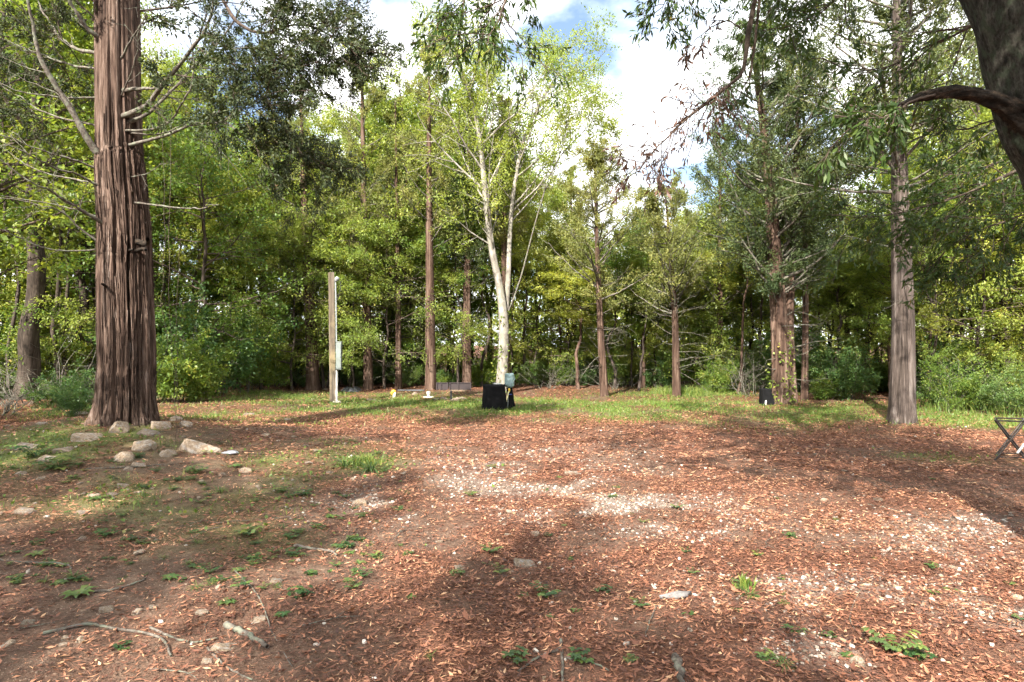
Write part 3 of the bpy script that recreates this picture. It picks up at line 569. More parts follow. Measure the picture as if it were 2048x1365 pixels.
edge_decid(1745, 776, 9, 190, 82, 'slim sunlit broadleaf tree just left of the grey cedar', spread=3.0, nl=34, ns=7, flat=.6, ang=1.1, cb=.2, leaf='leaf_y', lsize=.105, nlf=12)

# ------------------------------------------------------------------ the leaning oak beside the viewer, with its dead arm and hanging boughs
ob = P(2290, 1190, 4.5); ob[2] = float(TH(ob[0], ob[1])); od = 4.5
tpx = [(2300, 1215), (2272, 900), (2230, 650), (2184, 480), (2136, 330), (2094, 250), (2056, 120), (2026, 0), (1976, -200), (1900, -450), (1850, -800), (1800, -1300)]
path = rel(tpx, od, ob); rads = np.array([100, 88, 82, 78, 76, 75, 74, 74, 66, 54, 40, 14]) / F * od
path[:, 1] += np.array([0, 0, 0, 0, 0, 0, 0, 0, .3, .9, 1.6, 2.4])
V, Fq = trunk_mesh(path, rads, 96, 200, 17, .04, 5, .05, 14., 2.2, .3)
oak = thing('leaning_oak', 'lichen-grey oak trunk leaning in at the upper right corner', 'tree', ob)
link('trunk', make_mesh('trunk', V, [Fq], M['bark_oak'], None, True), oak)
q = rel([(2110, 330), (2065, 262), (2015, 215), (1962, 193), (1905, 184), (1850, 192), (1812, 205), (1783, 216)], od, ob, -.25)
V, Fq = trunk_mesh(q, np.array([.16, .115, .068, .048, .042, .03, .016, .004]), 48, 150, 23, .12, 3, .34, 3.2, 11., 0.)
link('dead_branch', make_mesh('dead_branch', V, [Fq], M['wood_dead'], None, True), oak)
rg = RNG(555); OC = MB(); OD = MB()
def bough(px, d_, dd, r, n, L, seed, tgt, lk=18, ls=.085, t0=.15, droop=.5, up=-.06, mat='twig_dark', sub=5):
    q2 = limb(px, r, dd, oak, ob, d_, seed, mat, kids=0, tip=.2, wob=.008)
    lp, lr, ll, _ = grow(rg, q2[None, :, :3], q2[None, :, 3], n, t0, 1., np.array([L]), .8, 6, up, .14, 1., .2, .6, .010)
    sp, sr, sl, _ = grow(rg, lp, lr, sub, .2, 1., ll * .5, .7, 5, up, .15, 1., .2, .7, .008)
    mb = MB(); mb.add(*tubes(lp, np.maximum(lr, .004), 5)); mb.add(*tubes(sp, np.maximum(sr, .0025), 3)); mb.build('limb', M[mat], oak, True)
    tgt.add(*leafquads(rg, sp, lk, ls, .26, .02, .5, .8, droop, .5, None, .5))
bough([(1100, -190), (1040, -60), (1005, 20), (975, 90)], 6.2, -.5, .03, 16, .75, 401, OC, 15)
bough([(1100, -190), (990, -80), (940, -10), (915, 60)], 6.4, -.3, .024, 14, .6, 402, OC, 14)
bough([(1560, -150), (1510, 0), (1492, 80), (1480, 150), (1430, 192), (1370, 238), (1310, 298), (1272, 345)], 6., -.2, .04, 22, .5, 403, OD, 5, .075, .45)
bough([(1520, -20), (1508, 90), (1490, 170), (1462, 225)], 6., .2, .022, 6, .4, 404, OC, 6)
bough([(1480, 55), (1450, 42), (1415, 62), (1385, 90), (1370, 150)], 6., .1, .012, 5, .3, 405, OD, 3)
bough([(1400, -160), (1370, -60), (1340, -10), (1320, 30)], 6.4, .2, .02, 12, .5, 406, OC, 12)
bough([(1800, -200), (1720, -60), (1650, 20), (1560, 60)], 6.4, .3, .03, 16, .8, 407, OC, 14)
bough([(2010, 20), (1930, 60), (1850, 95), (1770, 140), (1700, 150)], 5.4, .6, .022, 16, .6, 408, OC, 8)
bough([(2080, 200), (1990, 240), (1910, 260), (1840, 250)], 5.2, .8, .018, 10, .5, 409, OC, 8)
bough([(2200, 260), (2060, 330), (1920, 390), (1800, 430), (1700, 440)], 7.5, .5, .03, 30, .95, 410, OC, 20, .09, .1, .3)
bough([(2250, 330), (2120, 400), (1990, 450), (1880, 500)], 7.0, .5, .026, 24, .9, 411, OC, 20, .09, .1, .3)
bough([(2150, 200), (2040, 300), (1960, 340), (1880, 350)], 8.0, .5, .024, 20, .9, 412, OC, 18, .09, .1, .3)
bough([(1700, -250), (1650, -120), (1600, -40), (1530, 30)], 8.0, .8, .03, 20, 1.0, 413, OC, 18)
bough([(1870, 190), (1820, 205), (1770, 232), (1700, 250)], od - .2, -.1, .014, 10, .4, 414, OC, 9)
# high crown over the viewer's side of the clearing
hp = path[7:]; hr = rads[7:]
lp, lr, ll, _ = grow(rg, hp[None], hr[None], 26, .1, 1., np.array([4.6]), .95, 8, .05, .1, 1., .2, .5, .016)
keep = ~((lp[:, -1, 1] + ob[1] > 2.0) & ((lp[:, -1, 2] + ob[2] - CAMZ) < .70 * (lp[:, -1, 1] + ob[1])))
lp, lr, ll = lp[keep], lr[keep], ll[keep]
sp, sr, sl, _ = grow(rg, lp, lr, 7, .2, 1., ll * .42, .8, 5, .02, .15, 1., .3, .7, .010)
wp, wr, _, _ = grow(rg, sp, sr, 5, .15, 1., sl * .45, .8, 4, -.02, .2, 1., .2, .7, .010)
mb = MB(); mb.add(*tubes(lp, np.maximum(lr, .01), 6)); mb.add(*tubes(sp, np.maximum(sr, .005), 4)); mb.build('limb', M['twig_dark'], oak, True)
for wp_ in ([(3.3, 4.7, 5.), (2.4, 3.2, 6.6), (1.0, 1.4, 7.8), (-.8, .2, 8.6)], [(3.2, 4.8, 5.4), (3.2, 2.6, 7.), (3.0, .8, 8.), (2.6, -.8, 8.8)], [(3.1, 4.9, 5.8), (1.6, 3.6, 7.6), (.2, 2.6, 8.8)], [(3.2, 4.6, 5.2), (2.8, 2.4, 6.6), (2.1, .8, 7.3), (1.4, -.8, 8.)], [(3.2, 4.6, 5.3), (3.3, 2.2, 6.8), (2.7, .6, 7.6), (2., -1., 8.4)]):  # unseen boughs added to shade the oak trunk and break up its ground shadow
    q2 = spl(np.column_stack([np.array(wp_) - ob, np.linspace(.11, .03, len(wp_))]), 20); mb = MB(); mb.add(*tubes(q2[None, :, :3], q2[None, :, 3], 8))
    l2, r2__, n2_, _ = grow(rg, q2[None, :, :3], q2[None, :, 3], 14, .3, 1., np.array([1.7]), .9, 6, .03, .13, 1., .2, .6, .012)
    s2_, sr2, sn2, _ = grow(rg, l2, r2__, 6, .2, 1., n2_ * .5, .8, 5, 0, .15, 1., .3, .7, .010); mb.add(*tubes(l2, np.maximum(r2__, .006), 5)); mb.add(*tubes(s2_, np.maximum(sr2, .004), 3)); mb.build('limb', M['twig_dark'], oak, True)
    OC.add(*leafquads(rg, s2_, 30, .145, .36, .14, .5, .8, .3, .6, None, .5))
OC.add(*leafquads(rg, wp, 12, .16, .36, .08, .5, .8, .3, .6, None, .5))
OC.build('crown', M['leaf_o'], oak); OD.build('withered_leaves', M['leaf_dead'], oak)

# ------------------------------------------------------------------ woods behind: copies of a few trees
rg = RNG(1234)
BGD = [make_decid('wood%d' % k, 200 + k, H=12., r0=.13, cb=[.38, .5, .34, .55, .45][k], spread=[3., 2.7, 3.3, 2.6, 3.][k], nl=32, ns=6, ntw=5, nlf=14, lsize=.118, ang=[1.05, .9, 1.2, .85, 1.15][k], flat=[.8, 1, .5, 1, .6][k],
                  up=[.04, .06, 0, .08, .02][k], leaf=['leaf_a', 'leaf_y', 'leaf_a', 'leaf_a', 'leaf_y'][k], upb=1.1, sides=10, rings=24) for k in range(5)]
BGC = [make_cedar('woodc%d' % k, 220 + k, H=12., r0=.15, cb=[.3, .4][k], spread=2.2, nl=50, ns=6, ntw=4, nlf=14, lsize=.10, leaf=['leaf_cy', 'leaf_cy'][k], sides=10, rings=24) for k in range(2)]
SAP = [make_decid('sap%d' % k, 240 + k, H=6., r0=.04, cb=.3, spread=1.5, nl=16, ns=5, ntw=4, nlf=18, lsize=.12, ang=1.1, flat=.6, leaf=['leaf_a', 'leaf_s', 'leaf_y'][k], upb=1.2, sides=7, rings=16) for k in range(3)]
LAY = [make_decid('lay%d' % k, 270 + k, H=7.5, r0=.055, cb=.16, spread=2.7, nl=34, ns=6, ntw=5, nlf=19, lsize=.073, flat=.3, ang=1.3, up=0., leaf=['leaf_y', 'leaf_a', 'leaf_y'][k], upb=1.7, sides=8, rings=20) for k in range(3)]
for k, (px_, dd_, s_, w_) in enumerate([(330, 1.5, 1., 'behind the hanging vines'), (440, 2.2, 1.1, 'over the rounded shrubs'), (520, -.6, .95, 'beside the thin shaded cedar'), (585, -1., 1.05, 'left of the utility post'), (650, .6, 1.15, 'right behind the utility post'), (705, -1.2, .9, 'right of the electric panel'), (770, -.4, 1.1, 'by the thin cedar'), (835, 1., 1.2, 'left of the straight dark cedar'), (905, .8, 1., 'over the maroon panels'), (1070, 1.5, .95, 'right of the water jug'),
        (1130, 2.2, .9, 'by the pale thin cedar'), (1250, 2.4, .85, 'right of the slender pinkish cedar'), (1400, 1.4, .9, 'right of the bright grass tuft'), (1470, 2., 1., 'left of the covered grill'), (1660, 2., .9, 'in the sunny gap'), (1730, .4, 1.0, 'left of the grey cedar'), (1860, -.3, 1.05, 'right of the grey cedar'), (1960, .4, 1.1, 'over the sunny shrubs at right'), (2060, 0., 1.2, 'at the right edge'), (80, .5, 1.15, 'over the sawn log'), (180, 1.2, 1.1, 'behind the big cedar trunk')]):
    d = float(np.interp(px_, [-500, 0, 300, 500, 900, 1300, 1500, 1750, 2048, 2500], [17, 20, 23, 26, 26.5, 25.5, 23.5, 22, 18.5, 16])) + dd_; x = (px_ - CX) / F * d
    place(LAY[k % 3], 'understory_tree', 'small layered %s understory tree %s' % (['yellow-green', 'green', 'yellow-green'][k % 3], w_), (x, d, float(TH(x, d)) - .04), s_, k * 2.1)
def make_shrub(name, seed, H=2.4, ns_=14, spread=.9, nlf=22, lsize=.09, leaf='leaf_s'):
    rg = RNG(seed); base = np.zeros((ns_, 7, 3)); a = rg.uniform(0, 6.28, ns_); rr = rg.uniform(.05, .3, ns_) * spread
    dirs = np.stack([np.cos(a) * spread * .5, np.sin(a) * spread * .5, np.full(ns_, H)], -1); dirs = nrm(dirs)
    base[:, 0] = np.stack([np.cos(a) * rr, np.sin(a) * rr, np.full(ns_, -.05)], -1); hl = H * rg.uniform(.55, 1.05, ns_)
    dd = dirs.copy()
    for j in range(1, 7):
        dd = nrm(dd + .16 * rg.normal(size=dd.shape) + np.stack([np.cos(a) * .06, np.sin(a) * .06, np.zeros(ns_)], -1)); base[:, j] = base[:, j - 1] + dd * (hl / 6)[:, None]
    br = np.full((ns_, 1), .014) * np.linspace(1, .3, 7)[None]
    sp, sr, sl, _ = grow(rg, base, br, 7, .15, 1., hl * .38, .9, 5, .02, .15, .8, .3, .7, .01)
    wp, wr, _, _ = grow(rg, sp, sr, 4, .2, 1., sl * .45, .9, 4, 0, .2, .8, .2, .7, .01)
    mb = MB(); mb.add(*tubes(base, br, 5)); mb.add(*tubes(sp, np.maximum(sr, .003), 3))
    a_ = leafquads(rg, wp, nlf, lsize, .6, lsize * .8, .5, .9, .1, .9)
    return mb.mesh(name + '_stems', M['twig'], True), None, make_mesh(name + '_leaves', a_[0], [a_[1]], M[leaf], a_[2])
SHR = [make_shrub('shrub%d' % k, 260 + k, [2.6, 2.0, 3.2, 1.6][k], 14, [1.2, 1.3, 1.2, 1.4][k], 22, [.09, .10, .09, .08][k], ['leaf_s', 'leaf_a', 'leaf_a', 'leaf_s'][k]) for k in range(4)]
SKYX = [-400, 0, 300, 450, 560, 700, 850, 1000, 1110, 1180, 1250, 1330, 1400, 1450, 1600, 1640, 1700, 1740, 1850, 2048, 2500]
SKYY = [-150, -80, 100, 190, 240, 210, 120, 230, 350, 400, 430, 410, 390, 300, 260, 440, 500, 360, 190, 120, 0]
def edge_d(px): return np.interp(px, [-500, 0, 300, 500, 900, 1300, 1500, 1750, 2048, 2500], [17, 20, 23, 26, 26.5, 25.5, 23.5, 22, 18.5, 16])
LM = [(-999, 'far left, outside the big cedar'), (60, 'left of the big cedar'), (200, 'behind the big cedar'), (330, 'just right of the big cedar'), (470, 'left of the flared cedar'), (590, 'behind the utility post'), (690, 'right of the utility post'), (770, 'left of the maroon panels'), (890, 'behind the maroon panels'),
      (970, 'behind the pale forked tree'), (1050, 'right of the water jug'), (1170, 'behind the slender pinkish cedar'), (1260, 'left of the bright grass tuft'), (1330, 'behind the bright grass tuft'), (1420, 'left of the covered grill'), (1530, 'behind the double dark cedar'), (1640, 'in the sunny gap'), (1750, 'behind the grey cedar'), (1860, 'right of the grey cedar'), (1960, 'behind the folding rack'), (2060, 'past the right edge')]
def near(px): return [n_ for p_, n_ in LM if p_ <= px][-1]
def side(px): return 'left' if px < 590 else ('centre' if px < 1420 else 'right')
LBL = {'left': 'behind the big cedar, at the left', 'centre': 'between the pole and the dark cedar, at the centre', 'right': 'behind the grey cedar, at the right'}
for k in range(60):
    px = -420 + 2850 * ((k * .618034) % 1.) + rg.uniform(-20, 20); ring = k % 2; d = edge_d(px) + [3.5, 9, 18][ring] + rg.uniform(-1.5, 3)
    topy = np.interp(px, SKYX, SKYY) + rg.uniform(0, 150) * (1.1 if ring else .8); H = np.clip(CAMZ + (HY - topy) / F * d, 4.5, 19)
    x = (px - CX) / F * d; ced = rg.random() < .22; s = float(H / 12.)
    me = BGC[rg.integers(0, 2)] if ced else BGD[rg.integers(0, 5)]; sd = side(px); ss = float(np.clip(s, .55, 1.15))
    kindw = 'cedar' if ced else 'broadleaf tree'
    place(me, 'red_cedar' if ced else 'broadleaf_tree', '%s %s %s, %s' % ('tall' if H > 12 else ('mid-height' if H > 8 else 'low'), kindw, ['near the wood edge', 'further into the woods', 'deep in the woods'][ring], near(px)), (x, d, float(TH(x, d)) - .05), ss, rg.uniform(0, 6.28), '%ss in the deep woods, %s' % (kindw, sd), s)
SLM = [make_decid('slim%d' % k, 280 + k, H=11., r0=.075, cb=.55, spread=2., nl=22, ns=5, ntw=5, nlf=18, lsize=.10, ang=.9, up=.05, bark=['bark_grey', 'bark_dark', 'bark_cedar2'][k], leaf=['leaf_a', 'leaf_y', 'leaf_y'][k], sides=8, rings=24) for k in range(3)]
for k in range(58):
    px = -200 + 2450 * ((k * .618034 + .27) % 1.) + rg.uniform(-15, 15); d = edge_d(px) + rg.uniform(.6, 12.); x = (px - CX) / F * d
    topy = np.interp(px, SKYX, SKYY) + rg.uniform(30, 170); H = np.clip(CAMZ + (HY - topy) / F * d, 4.5, 15); zs_ = float(H / 11.); s = rg.uniform(.6, 1.15)
    v_ = int(rg.integers(0, 3)); o = place(SLM[v_], 'slender_tree', 'slim %s trunk %s, %s' % (['grey', 'dark', 'reddish'][v_], 'near the wood edge' if d - edge_d(px) < 5 else 'further into the woods', near(px)), (x, d, float(TH(x, d)) - .04), s, rg.uniform(0, 6.28), 'slender trees in the woods, ' + side(px), zs_)
for k in range(26):
    px = -40 + 2160 * ((k * .618034 + .61) % 1.); d = edge_d(px) + rg.uniform(-.6, 1.6); x = (px - CX) / F * d; topy = np.interp(px, SKYX, SKYY) + rg.uniform(60, 200); zs_ = float(np.clip(CAMZ + (HY - topy) / F * d, 5, 14) / 11.); v_ = k % 3
    o = place(SLM[v_], 'slender_tree', 'slim %s trunk standing at the very wood edge, %s' % (['grey', 'dark', 'reddish'][v_], near(px)), (x, d, float(TH(x, d)) - .04), rg.uniform(.7, 1.2), rg.uniform(0, 6.28), 'slender trees at the very edge, ' + side(px), zs_); o.rotation_euler[1] = rg.normal() * .05
for k in range(64):
    px = -300 + 2650 * ((k * .7548777 + .13) % 1.); d = edge_d(px) + rg.uniform(.8, 8.5); x = (px - CX) / F * d; sd = side(px)
    s = rg.uniform(.6, 1.35)
    place(SAP[rg.integers(0, 3)], 'sapling', '%s thin leafy sapling %s' % ('short' if s < .85 else ('tall' if s > 1.1 else 'mid-height'), near(px)), (x, d, float(TH(x, d)) - .03), s, rg.uniform(0, 6.28), 'saplings under the woods, ' + sd)
for k in range(140):
    px = -350 + 2750 * ((k * .5698403 + .31) % 1.); d = edge_d(px) + (rg.uniform(.3, 3.) if k % 3 else rg.uniform(3, 8)); x = (px - CX) / F * d; sd = side(px)
    s = rg.uniform(.5, 1.0) if d - edge_d(px) < 3 else rg.uniform(.7, 1.3)
    if 560 < px < 1330 and d - edge_d(px) < 2: s *= .55
    place(SHR[rg.integers(0, 4)], 'shrub', '%s green shrub %s, %s' % ('low' if s < .6 else ('rounded' if s < 1 else ('tall' if s < 1.4 else 'very tall')), 'at the wood edge' if d - edge_d(px) < 3 else 'inside the woods', near(px)), (x, d, float(TH(x, d)) - .03), s, rg.uniform(0, 6.28), 'understory shrubs, ' + sd, None, 'shrub', ('stems', None, 'foliage'))
for k, (px, py, s, lb) in enumerate([(420, 792, 1.25, 'rounded shrub right of the big cedar, taller of the pair'), (360, 805, 1.0, 'low shrub touching the right side of the big cedar'), (490, 785, 1.05, 'feathery shrub left of the thin reddish cedar'), (110, 815, .5, 'low bright shrub by the log end'),
        (150, 835, .45, 'small weed-like shrub at the left foot of the big cedar'), (1930, 812, .48, 'sunny shrub at the grass edge near the rack'), (2020, 815, .5, 'bright green shrub behind the rack'), (1870, 812, .42, 'leafy shrub right behind the grey cedar'), (1700, 800, .7, 'sunlit shrub left of the grey cedar'), (1440, 785, .6, 'sunlit shrub behind the bright grass tuft'), (1900, 822, .5, 'low leafy shrub at the grass edge, left of the sunny one'), (1975, 820, .55, 'leafy shrub left of the bright green one'), (2045, 832, .5, 'low shrub at the right edge above the rack'), (1655, 800, .5, 'low green shrub right of the double cedar')]):
    b = G(px, py); place(SHR[k % 4], 'shrub', lb, b - np.array([0, 0, .03]), s, k * 1.3, None, None, 'shrub', ('stems', None, 'foliage'))
for k, (px, py, s, lb) in enumerate([(40, 812, .75, 'tangle of bare dead brush in front of the sawn log'), (150, 808, .8, 'bare dead brush between the log and the big cedar'), (95, 800, .9, 'leafless brush behind the sawn log end'), (-20, 830, .8, 'bare brush at the very left edge'), (1920, 808, .8, 'brown dead brush behind the sunny shrubs at right'), (1990, 806, .9, 'dead brush above the rack at the wood edge'), (1500, 792, .7, 'dead brush left of the covered grill'), (1230, 780, .7, 'dead brush right of the slender pinkish cedar'), (1090, 778, .7, 'dead brush right of the pale forked tree')]):
    b = G(px, py); o = thing('dead_brush', lb, 'brush', b - np.array([0, 0, .03]), k * 1.9, 'dead brush', s); o.scale = (s * 1.5, s * 1.5, s * .8); link('stems', SHR[k % 4][0], o)
# far mass of woods that closes the view between the trunks
nL = 56000; th = rg.uniform(-1.05, 1.05, nL); dd = rg.uniform(47, 64, nL); x = np.tan(th) * dd * .95; pxx = CX + F * x / dd
topz = CAMZ + (HY - np.clip(np.interp(pxx, SKYX, SKYY) + 130, 330, 560) + 60 * (n2d(x * .2, dd * .2, 1., 71) - .5)) / F * dd
z = topz * rg.random(nL) ** .8
pos = np.stack([x, dd, z], -1); tw = np.stack([pos, pos + rg.normal(size=pos.shape) * .3], 1); cl = n2d(x * .6 + z, dd * .3 + z * .7, 1., 72)
a = leafquads(rg, tw, 1, .46, .7, .05, .4, 1., .1, .8, np.clip(cl * 1.4 - .2, 0, 1), .4)
tag(link('far_woods', make_mesh('far_woods', a[0], [a[1]], M['leaf_y'], a[2])), 'distant mass of green woodland seen between the trunks', 'woods', kind='stuff')
# trees at the viewer's back and sides whose crowns shade the clearing
for k, (x, y, s, zs, v_) in enumerate([(-8.8, -6.2, 1.1, .80, 0), (-10.5, -4.6, 1.1, .88, 2), (-13., -.3, 1.1, .95, 3), (-15., -8.5, 1.1, 1.2, 3), (-15.5, 5.5, 1.1, .8, 0), (7.5, -6.5, 1.1, 1., 0), (12.5, 2., 1.1, 1., 3)]):
    place(BGD[v_], 'broadleaf_tree', 'leafy tree behind the viewer shading the clearing', (x, y, float(TH(x, y)) - .05), s, k * 1.7, 'trees behind the viewer', zs)

for k, (x, y) in enumerate([(-7.6, -4.2), (-9.5, 0.), (-5.5, -8.5), (1., -9.)]):
    place(SLM[k % 3], 'slender_tree', 'slim airy tree behind the viewer dappling the clearing', (x, y, float(TH(x, y)) - .05), 1.25, k * 1.7, 'slim trees behind the viewer', 1.0)
# ------------------------------------------------------------------ leaf litter, gravel, grass
def wedge(rg, n, d0_, d1_, p0=-260, p1=2310):
    d = np.sqrt(rg.uniform(d0_ ** 2, d1_ ** 2, n)); px = rg.uniform(p0, p1, n); return (px - CX) / F * d, d
rg = RNG(7070)
LT = MB()
def litter(n, d0_, d1_, lmin, lmax, fine, seed, w0=.13, w1=.34, dk=0.):
    rg = RNG(seed); x, y = wedge(rg, n, d0_, d1_); k = rg.random(n) < zone_lit(x, y) * .95 + .04; x, y = x[k], y[k]; n = len(x)
    z = TH(x, y) + rg.uniform(.002, .022, n); a = rg.uniform(0, 6.28, n)
    ln = rg.uniform(lmin, lmax, n); w = ln * rg.uniform(w0, w1, n) * .5
    al = nrm(np.stack([np.cos(a), np.sin(a), rg.normal(size=n) * .16], -1)); nn = rg.normal(size=(n, 3)) * .30 + np.array([0, 0, 1.])
    sd = nrm(np.cross(nn, al)); nn = np.cross(al, sd); pos = np.stack([x, y, z], -1); L = ln[:, None]; W = w[:, None]
    curl = (rg.uniform(-.05, .30, n)[:, None]) * L; fold = rg.uniform(-.3, .8, n)[:, None] * W
    tt = np.clip(.72 * rg.random(n) + .5 * (n2d(x, y, 1.6, 61) - .2), 0, 1); tt = np.where(rg.random(n) < .035, 1., np.clip(tt - dk, 0, 1))
    if fine:
        Vv = np.stack([pos - al * L * .5 + nn * curl * .5, pos + al * L * .02 + sd * W + nn * fold, pos + al * L * .5 + nn * curl, pos + al * L * .02 - sd * W + nn * fold, pos], 1)
        o = np.arange(n)[:, None] * 5
        LT.add(Vv.reshape(-1, 3), np.concatenate([o + np.array([0, 4, 3]), o + np.array([0, 1, 4]), o + np.array([4, 1, 2]), o + np.array([4, 2, 3])]), np.repeat(tt, 5))
    else:
        Vv = np.stack([pos - al * L * .5 + nn * curl * .3, pos + sd * W + nn * fold, pos + al * L * .5 + nn * curl, pos - sd * W + nn * fold], 1)
        LT.add(Vv.reshape(-1, 3), np.arange(n * 4).reshape(-1, 4), np.repeat(tt, 4))
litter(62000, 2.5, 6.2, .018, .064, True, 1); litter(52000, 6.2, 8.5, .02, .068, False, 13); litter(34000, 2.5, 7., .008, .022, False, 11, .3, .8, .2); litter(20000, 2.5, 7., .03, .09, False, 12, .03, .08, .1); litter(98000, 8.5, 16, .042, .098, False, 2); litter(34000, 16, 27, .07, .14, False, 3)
rgl = RNG(91); n = 170; x, y = wedge(rgl, n, 2.6, 6.5)              # broad lobed oak leaves among them
ang = np.linspace(0, 2 * math.pi, 15)[:-1]; rad_ = np.array([1., .55, .72, .34, .60, .28, .40, .95, .40, .28, .60, .34, .72, .55]); rad_ = rad_ * np.where(np.arange(14) == 0, 1, 1)
for i in range(n):
    L = rgl.uniform(.035, .058); a = rgl.uniform(0, 6.28); ca, sa = math.cos(a), math.sin(a); ti = rgl.normal(size=2) * .3
    px_ = np.cos(ang) * rad_ * L; py_ = np.sin(ang) * rad_ * L * .8; zz = ti[0] * px_ + ti[1] * py_ + 3. * px_ ** 2 / L * .12 + rgl.normal(size=14) * .002
    V = np.stack([x[i] + ca * px_ - sa * py_, y[i] + sa * px_ + ca * py_, TH(x[i], y[i]) + .018 + zz - min(0, zz.min()) * .6], -1)
    V = np.vstack([V, V.mean(0)]); Ft = np.array([[j, (j + 1) % 14, 14] for j in range(14)])
    LT.add(V, Ft, rgl.uniform(.15, .75))
tag(LT.build('leaf_litter', M['litter']), 'reddish brown fallen leaves carpeting the clearing', 'leaf litter', kind='stuff')

def ico():
    p = (1 + 5 ** .5) / 2
    v = np.array([(-1, p, 0), (1, p, 0), (-1, -p, 0), (1, -p, 0), (0, -1, p), (0, 1, p), (0, -1, -p), (0, 1, -p), (p, 0, -1), (p, 0, 1), (-p, 0, -1), (-p, 0, 1)], float)
    f = np.array([(0, 11, 5), (0, 5, 1), (0, 1, 7), (0, 7, 10), (0, 10, 11), (1, 5, 9), (5, 11, 4), (11, 10, 2), (10, 7, 6), (7, 1, 8), (3, 9, 4), (3, 4, 2), (3, 2, 6), (3, 6, 8), (3, 8, 9), (4, 9, 5), (2, 4, 11), (6, 2, 10), (8, 6, 7), (9, 8, 1)])
    return nrm(v), f
m, t = mat_new('pale_stone'); M['stone'] = m
tcn = ND(t, 'ShaderNodeTexCoord'); at = ND(t, 'ShaderNodeAttribute', attribute_name='tint')
r = ramp(t, at.outputs['Fac'], [(0, (.19, .155, .12)), (.4, (.33, .285, .24)), (1, (.54, .50, .445))])
nn_ = noise(t, tcn.outputs['Object'], 45., 4, .6); r2_ = ramp(t, nn_.outputs['Fac'], [(.35, (.65, .6, .55)), (.65, (1.1, 1.1, 1.1))])
c = mixc(t, 1., r.outputs[0], r2_.outputs[0], 'MULTIPLY'); p = ND(t, 'ShaderNodeBsdfPrincipled'); t.links.new(c, p.inputs['Base Color']); p.inputs['Roughness'].default_value = .9; out(t, p.outputs[0])
iv, if_ = ico(); GB = MB()
def pebbles(n, d0_, d1_, s0, s1, seed, base=.007):
    rg = RNG(seed); x, y = wedge(rg, n, d0_, d1_); k = rg.random(n) < zone_grav(x, y) * .9 + base * (1 + 2 * (x > 0)); x, y = x[k], y[k]; n = len(x)
    s = s0 + (s1 - s0) * rg.random(n) ** 2.2
    v = iv[None] * (1 + .25 * rg.normal(size=(n, 12, 1))) * np.stack([rg.uniform(.8, 1.3, n), rg.uniform(.7, 1.1, n), rg.uniform(.4, .75, n)], -1)[:, None] * s[:, None, None]
    a = rg.uniform(0, 6.28, n); ca, sa = np.cos(a)[:, None], np.sin(a)[:, None]
    V = np.stack([x[:, None] + ca * v[..., 0] - sa * v[..., 1], y[:, None] + sa * v[..., 0] + ca * v[..., 1], (TH(x, y) + s * .22)[:, None] + v[..., 2]], -1)
    GB.add(V.reshape(-1, 3), (np.arange(n)[:, None, None] * 12 + if_[None]).reshape(-1, 3), np.repeat(rg.random(n), 12))
pebbles(36000, 2.5, 8., .006, .022, 4); pebbles(24000, 8., 14., .010, .028, 5)
tag(GB.build('gravel', M['stone']), 'pale limestone gravel showing through the leaves on the drive', 'gravel', kind='stuff')

GR = MB()
def blades(n, d0_, d1_, h0, h1, w, seed, thr=1.):
    rg = RNG(seed); x, y = wedge(rg, n, d0_, d1_); k = rg.random(n) < zone_gras(x, y) ** 1.3 * thr; x, y = x[k], y[k]; n = len(x)
    h = rg.uniform(h0, h1, n); a = rg.uniform(0, 6.28, n); b = np.stack([x, y, TH(x, y) - .01], -1); s = np.stack([np.cos(a), np.sin(a), 0 * a], -1) * w
    ld = np.stack([rg.normal(size=n), rg.normal(size=n), np.zeros(n)], -1) * (h * .45)[:, None]; up = np.array([0, 0, 1.]) * h[:, None]
    V = np.stack([b - s, b + s, b + s * .8 + up * .6 + ld * .4, b + up + ld, b - s * .8 + up * .6 + ld * .4], 1)
    o = np.arange(n)[:, None] * 5
    GR.add(V.reshape(-1, 3), np.concatenate([o + np.array([0, 1, 2]), o + np.array([0, 2, 4]), o + np.array([4, 2, 3])]), np.repeat(np.clip(.6 * rg.random(n) + .4 * n2d(x, y, 1.2, 81), 0, 1), 5))
blades(90000, 11.5, 24, .05, .13, .007, 6); blades(16000, 6.5, 11.5, .03, .10, .005, 7, .8)
rgt = RNG(88)
for px, py, k, hh, sp_ in ((1375, 790, 500, .45, .8), (1320, 788, 260, .35, .5), (1950, 822, 160, .4, 1.2), (2030, 830, 160, .42, 1.2), (1890, 822, 90, .35, .8), (730, 932, 160, .22, .22), (1490, 1178, 60, .13, .06), (520, 788, 200, .22, .8), (1850, 820, 80, .3, .8)):
    b = G(px, py); n = k; o2 = rgt.normal(size=(n, 2)) * sp_ * .5; h = hh * rgt.uniform(.4, 1.1, n); a = rgt.uniform(0, 6.28, n)
    bx = np.stack([b[0] + o2[:, 0], b[1] + o2[:, 1], TH(b[0] + o2[:, 0], b[1] + o2[:, 1]) - .01], -1); s = np.stack([np.cos(a), np.sin(a), 0 * a], -1) * .006
    ld = np.concatenate([rgt.normal(size=(n, 2)) * .35, np.zeros((n, 1))], 1) * h[:, None]; up = np.array([0, 0, 1.]) * h[:, None]
    V = np.stack([bx - s, bx + s, bx + s * .8 + up * .6 + ld * .4, bx + up * .9 + ld, bx - s * .8 + up * .6 + ld * .4], 1); o = np.arange(n)[:, None] * 5
    GR.add(V.reshape(-1, 3), np.concatenate([o + np.array([0, 1, 2]), o + np.array([0, 2, 4]), o + np.array([4, 2, 3])]), np.repeat(np.clip(rgt.random(n) * .8 + .1, 0, 1), 5))
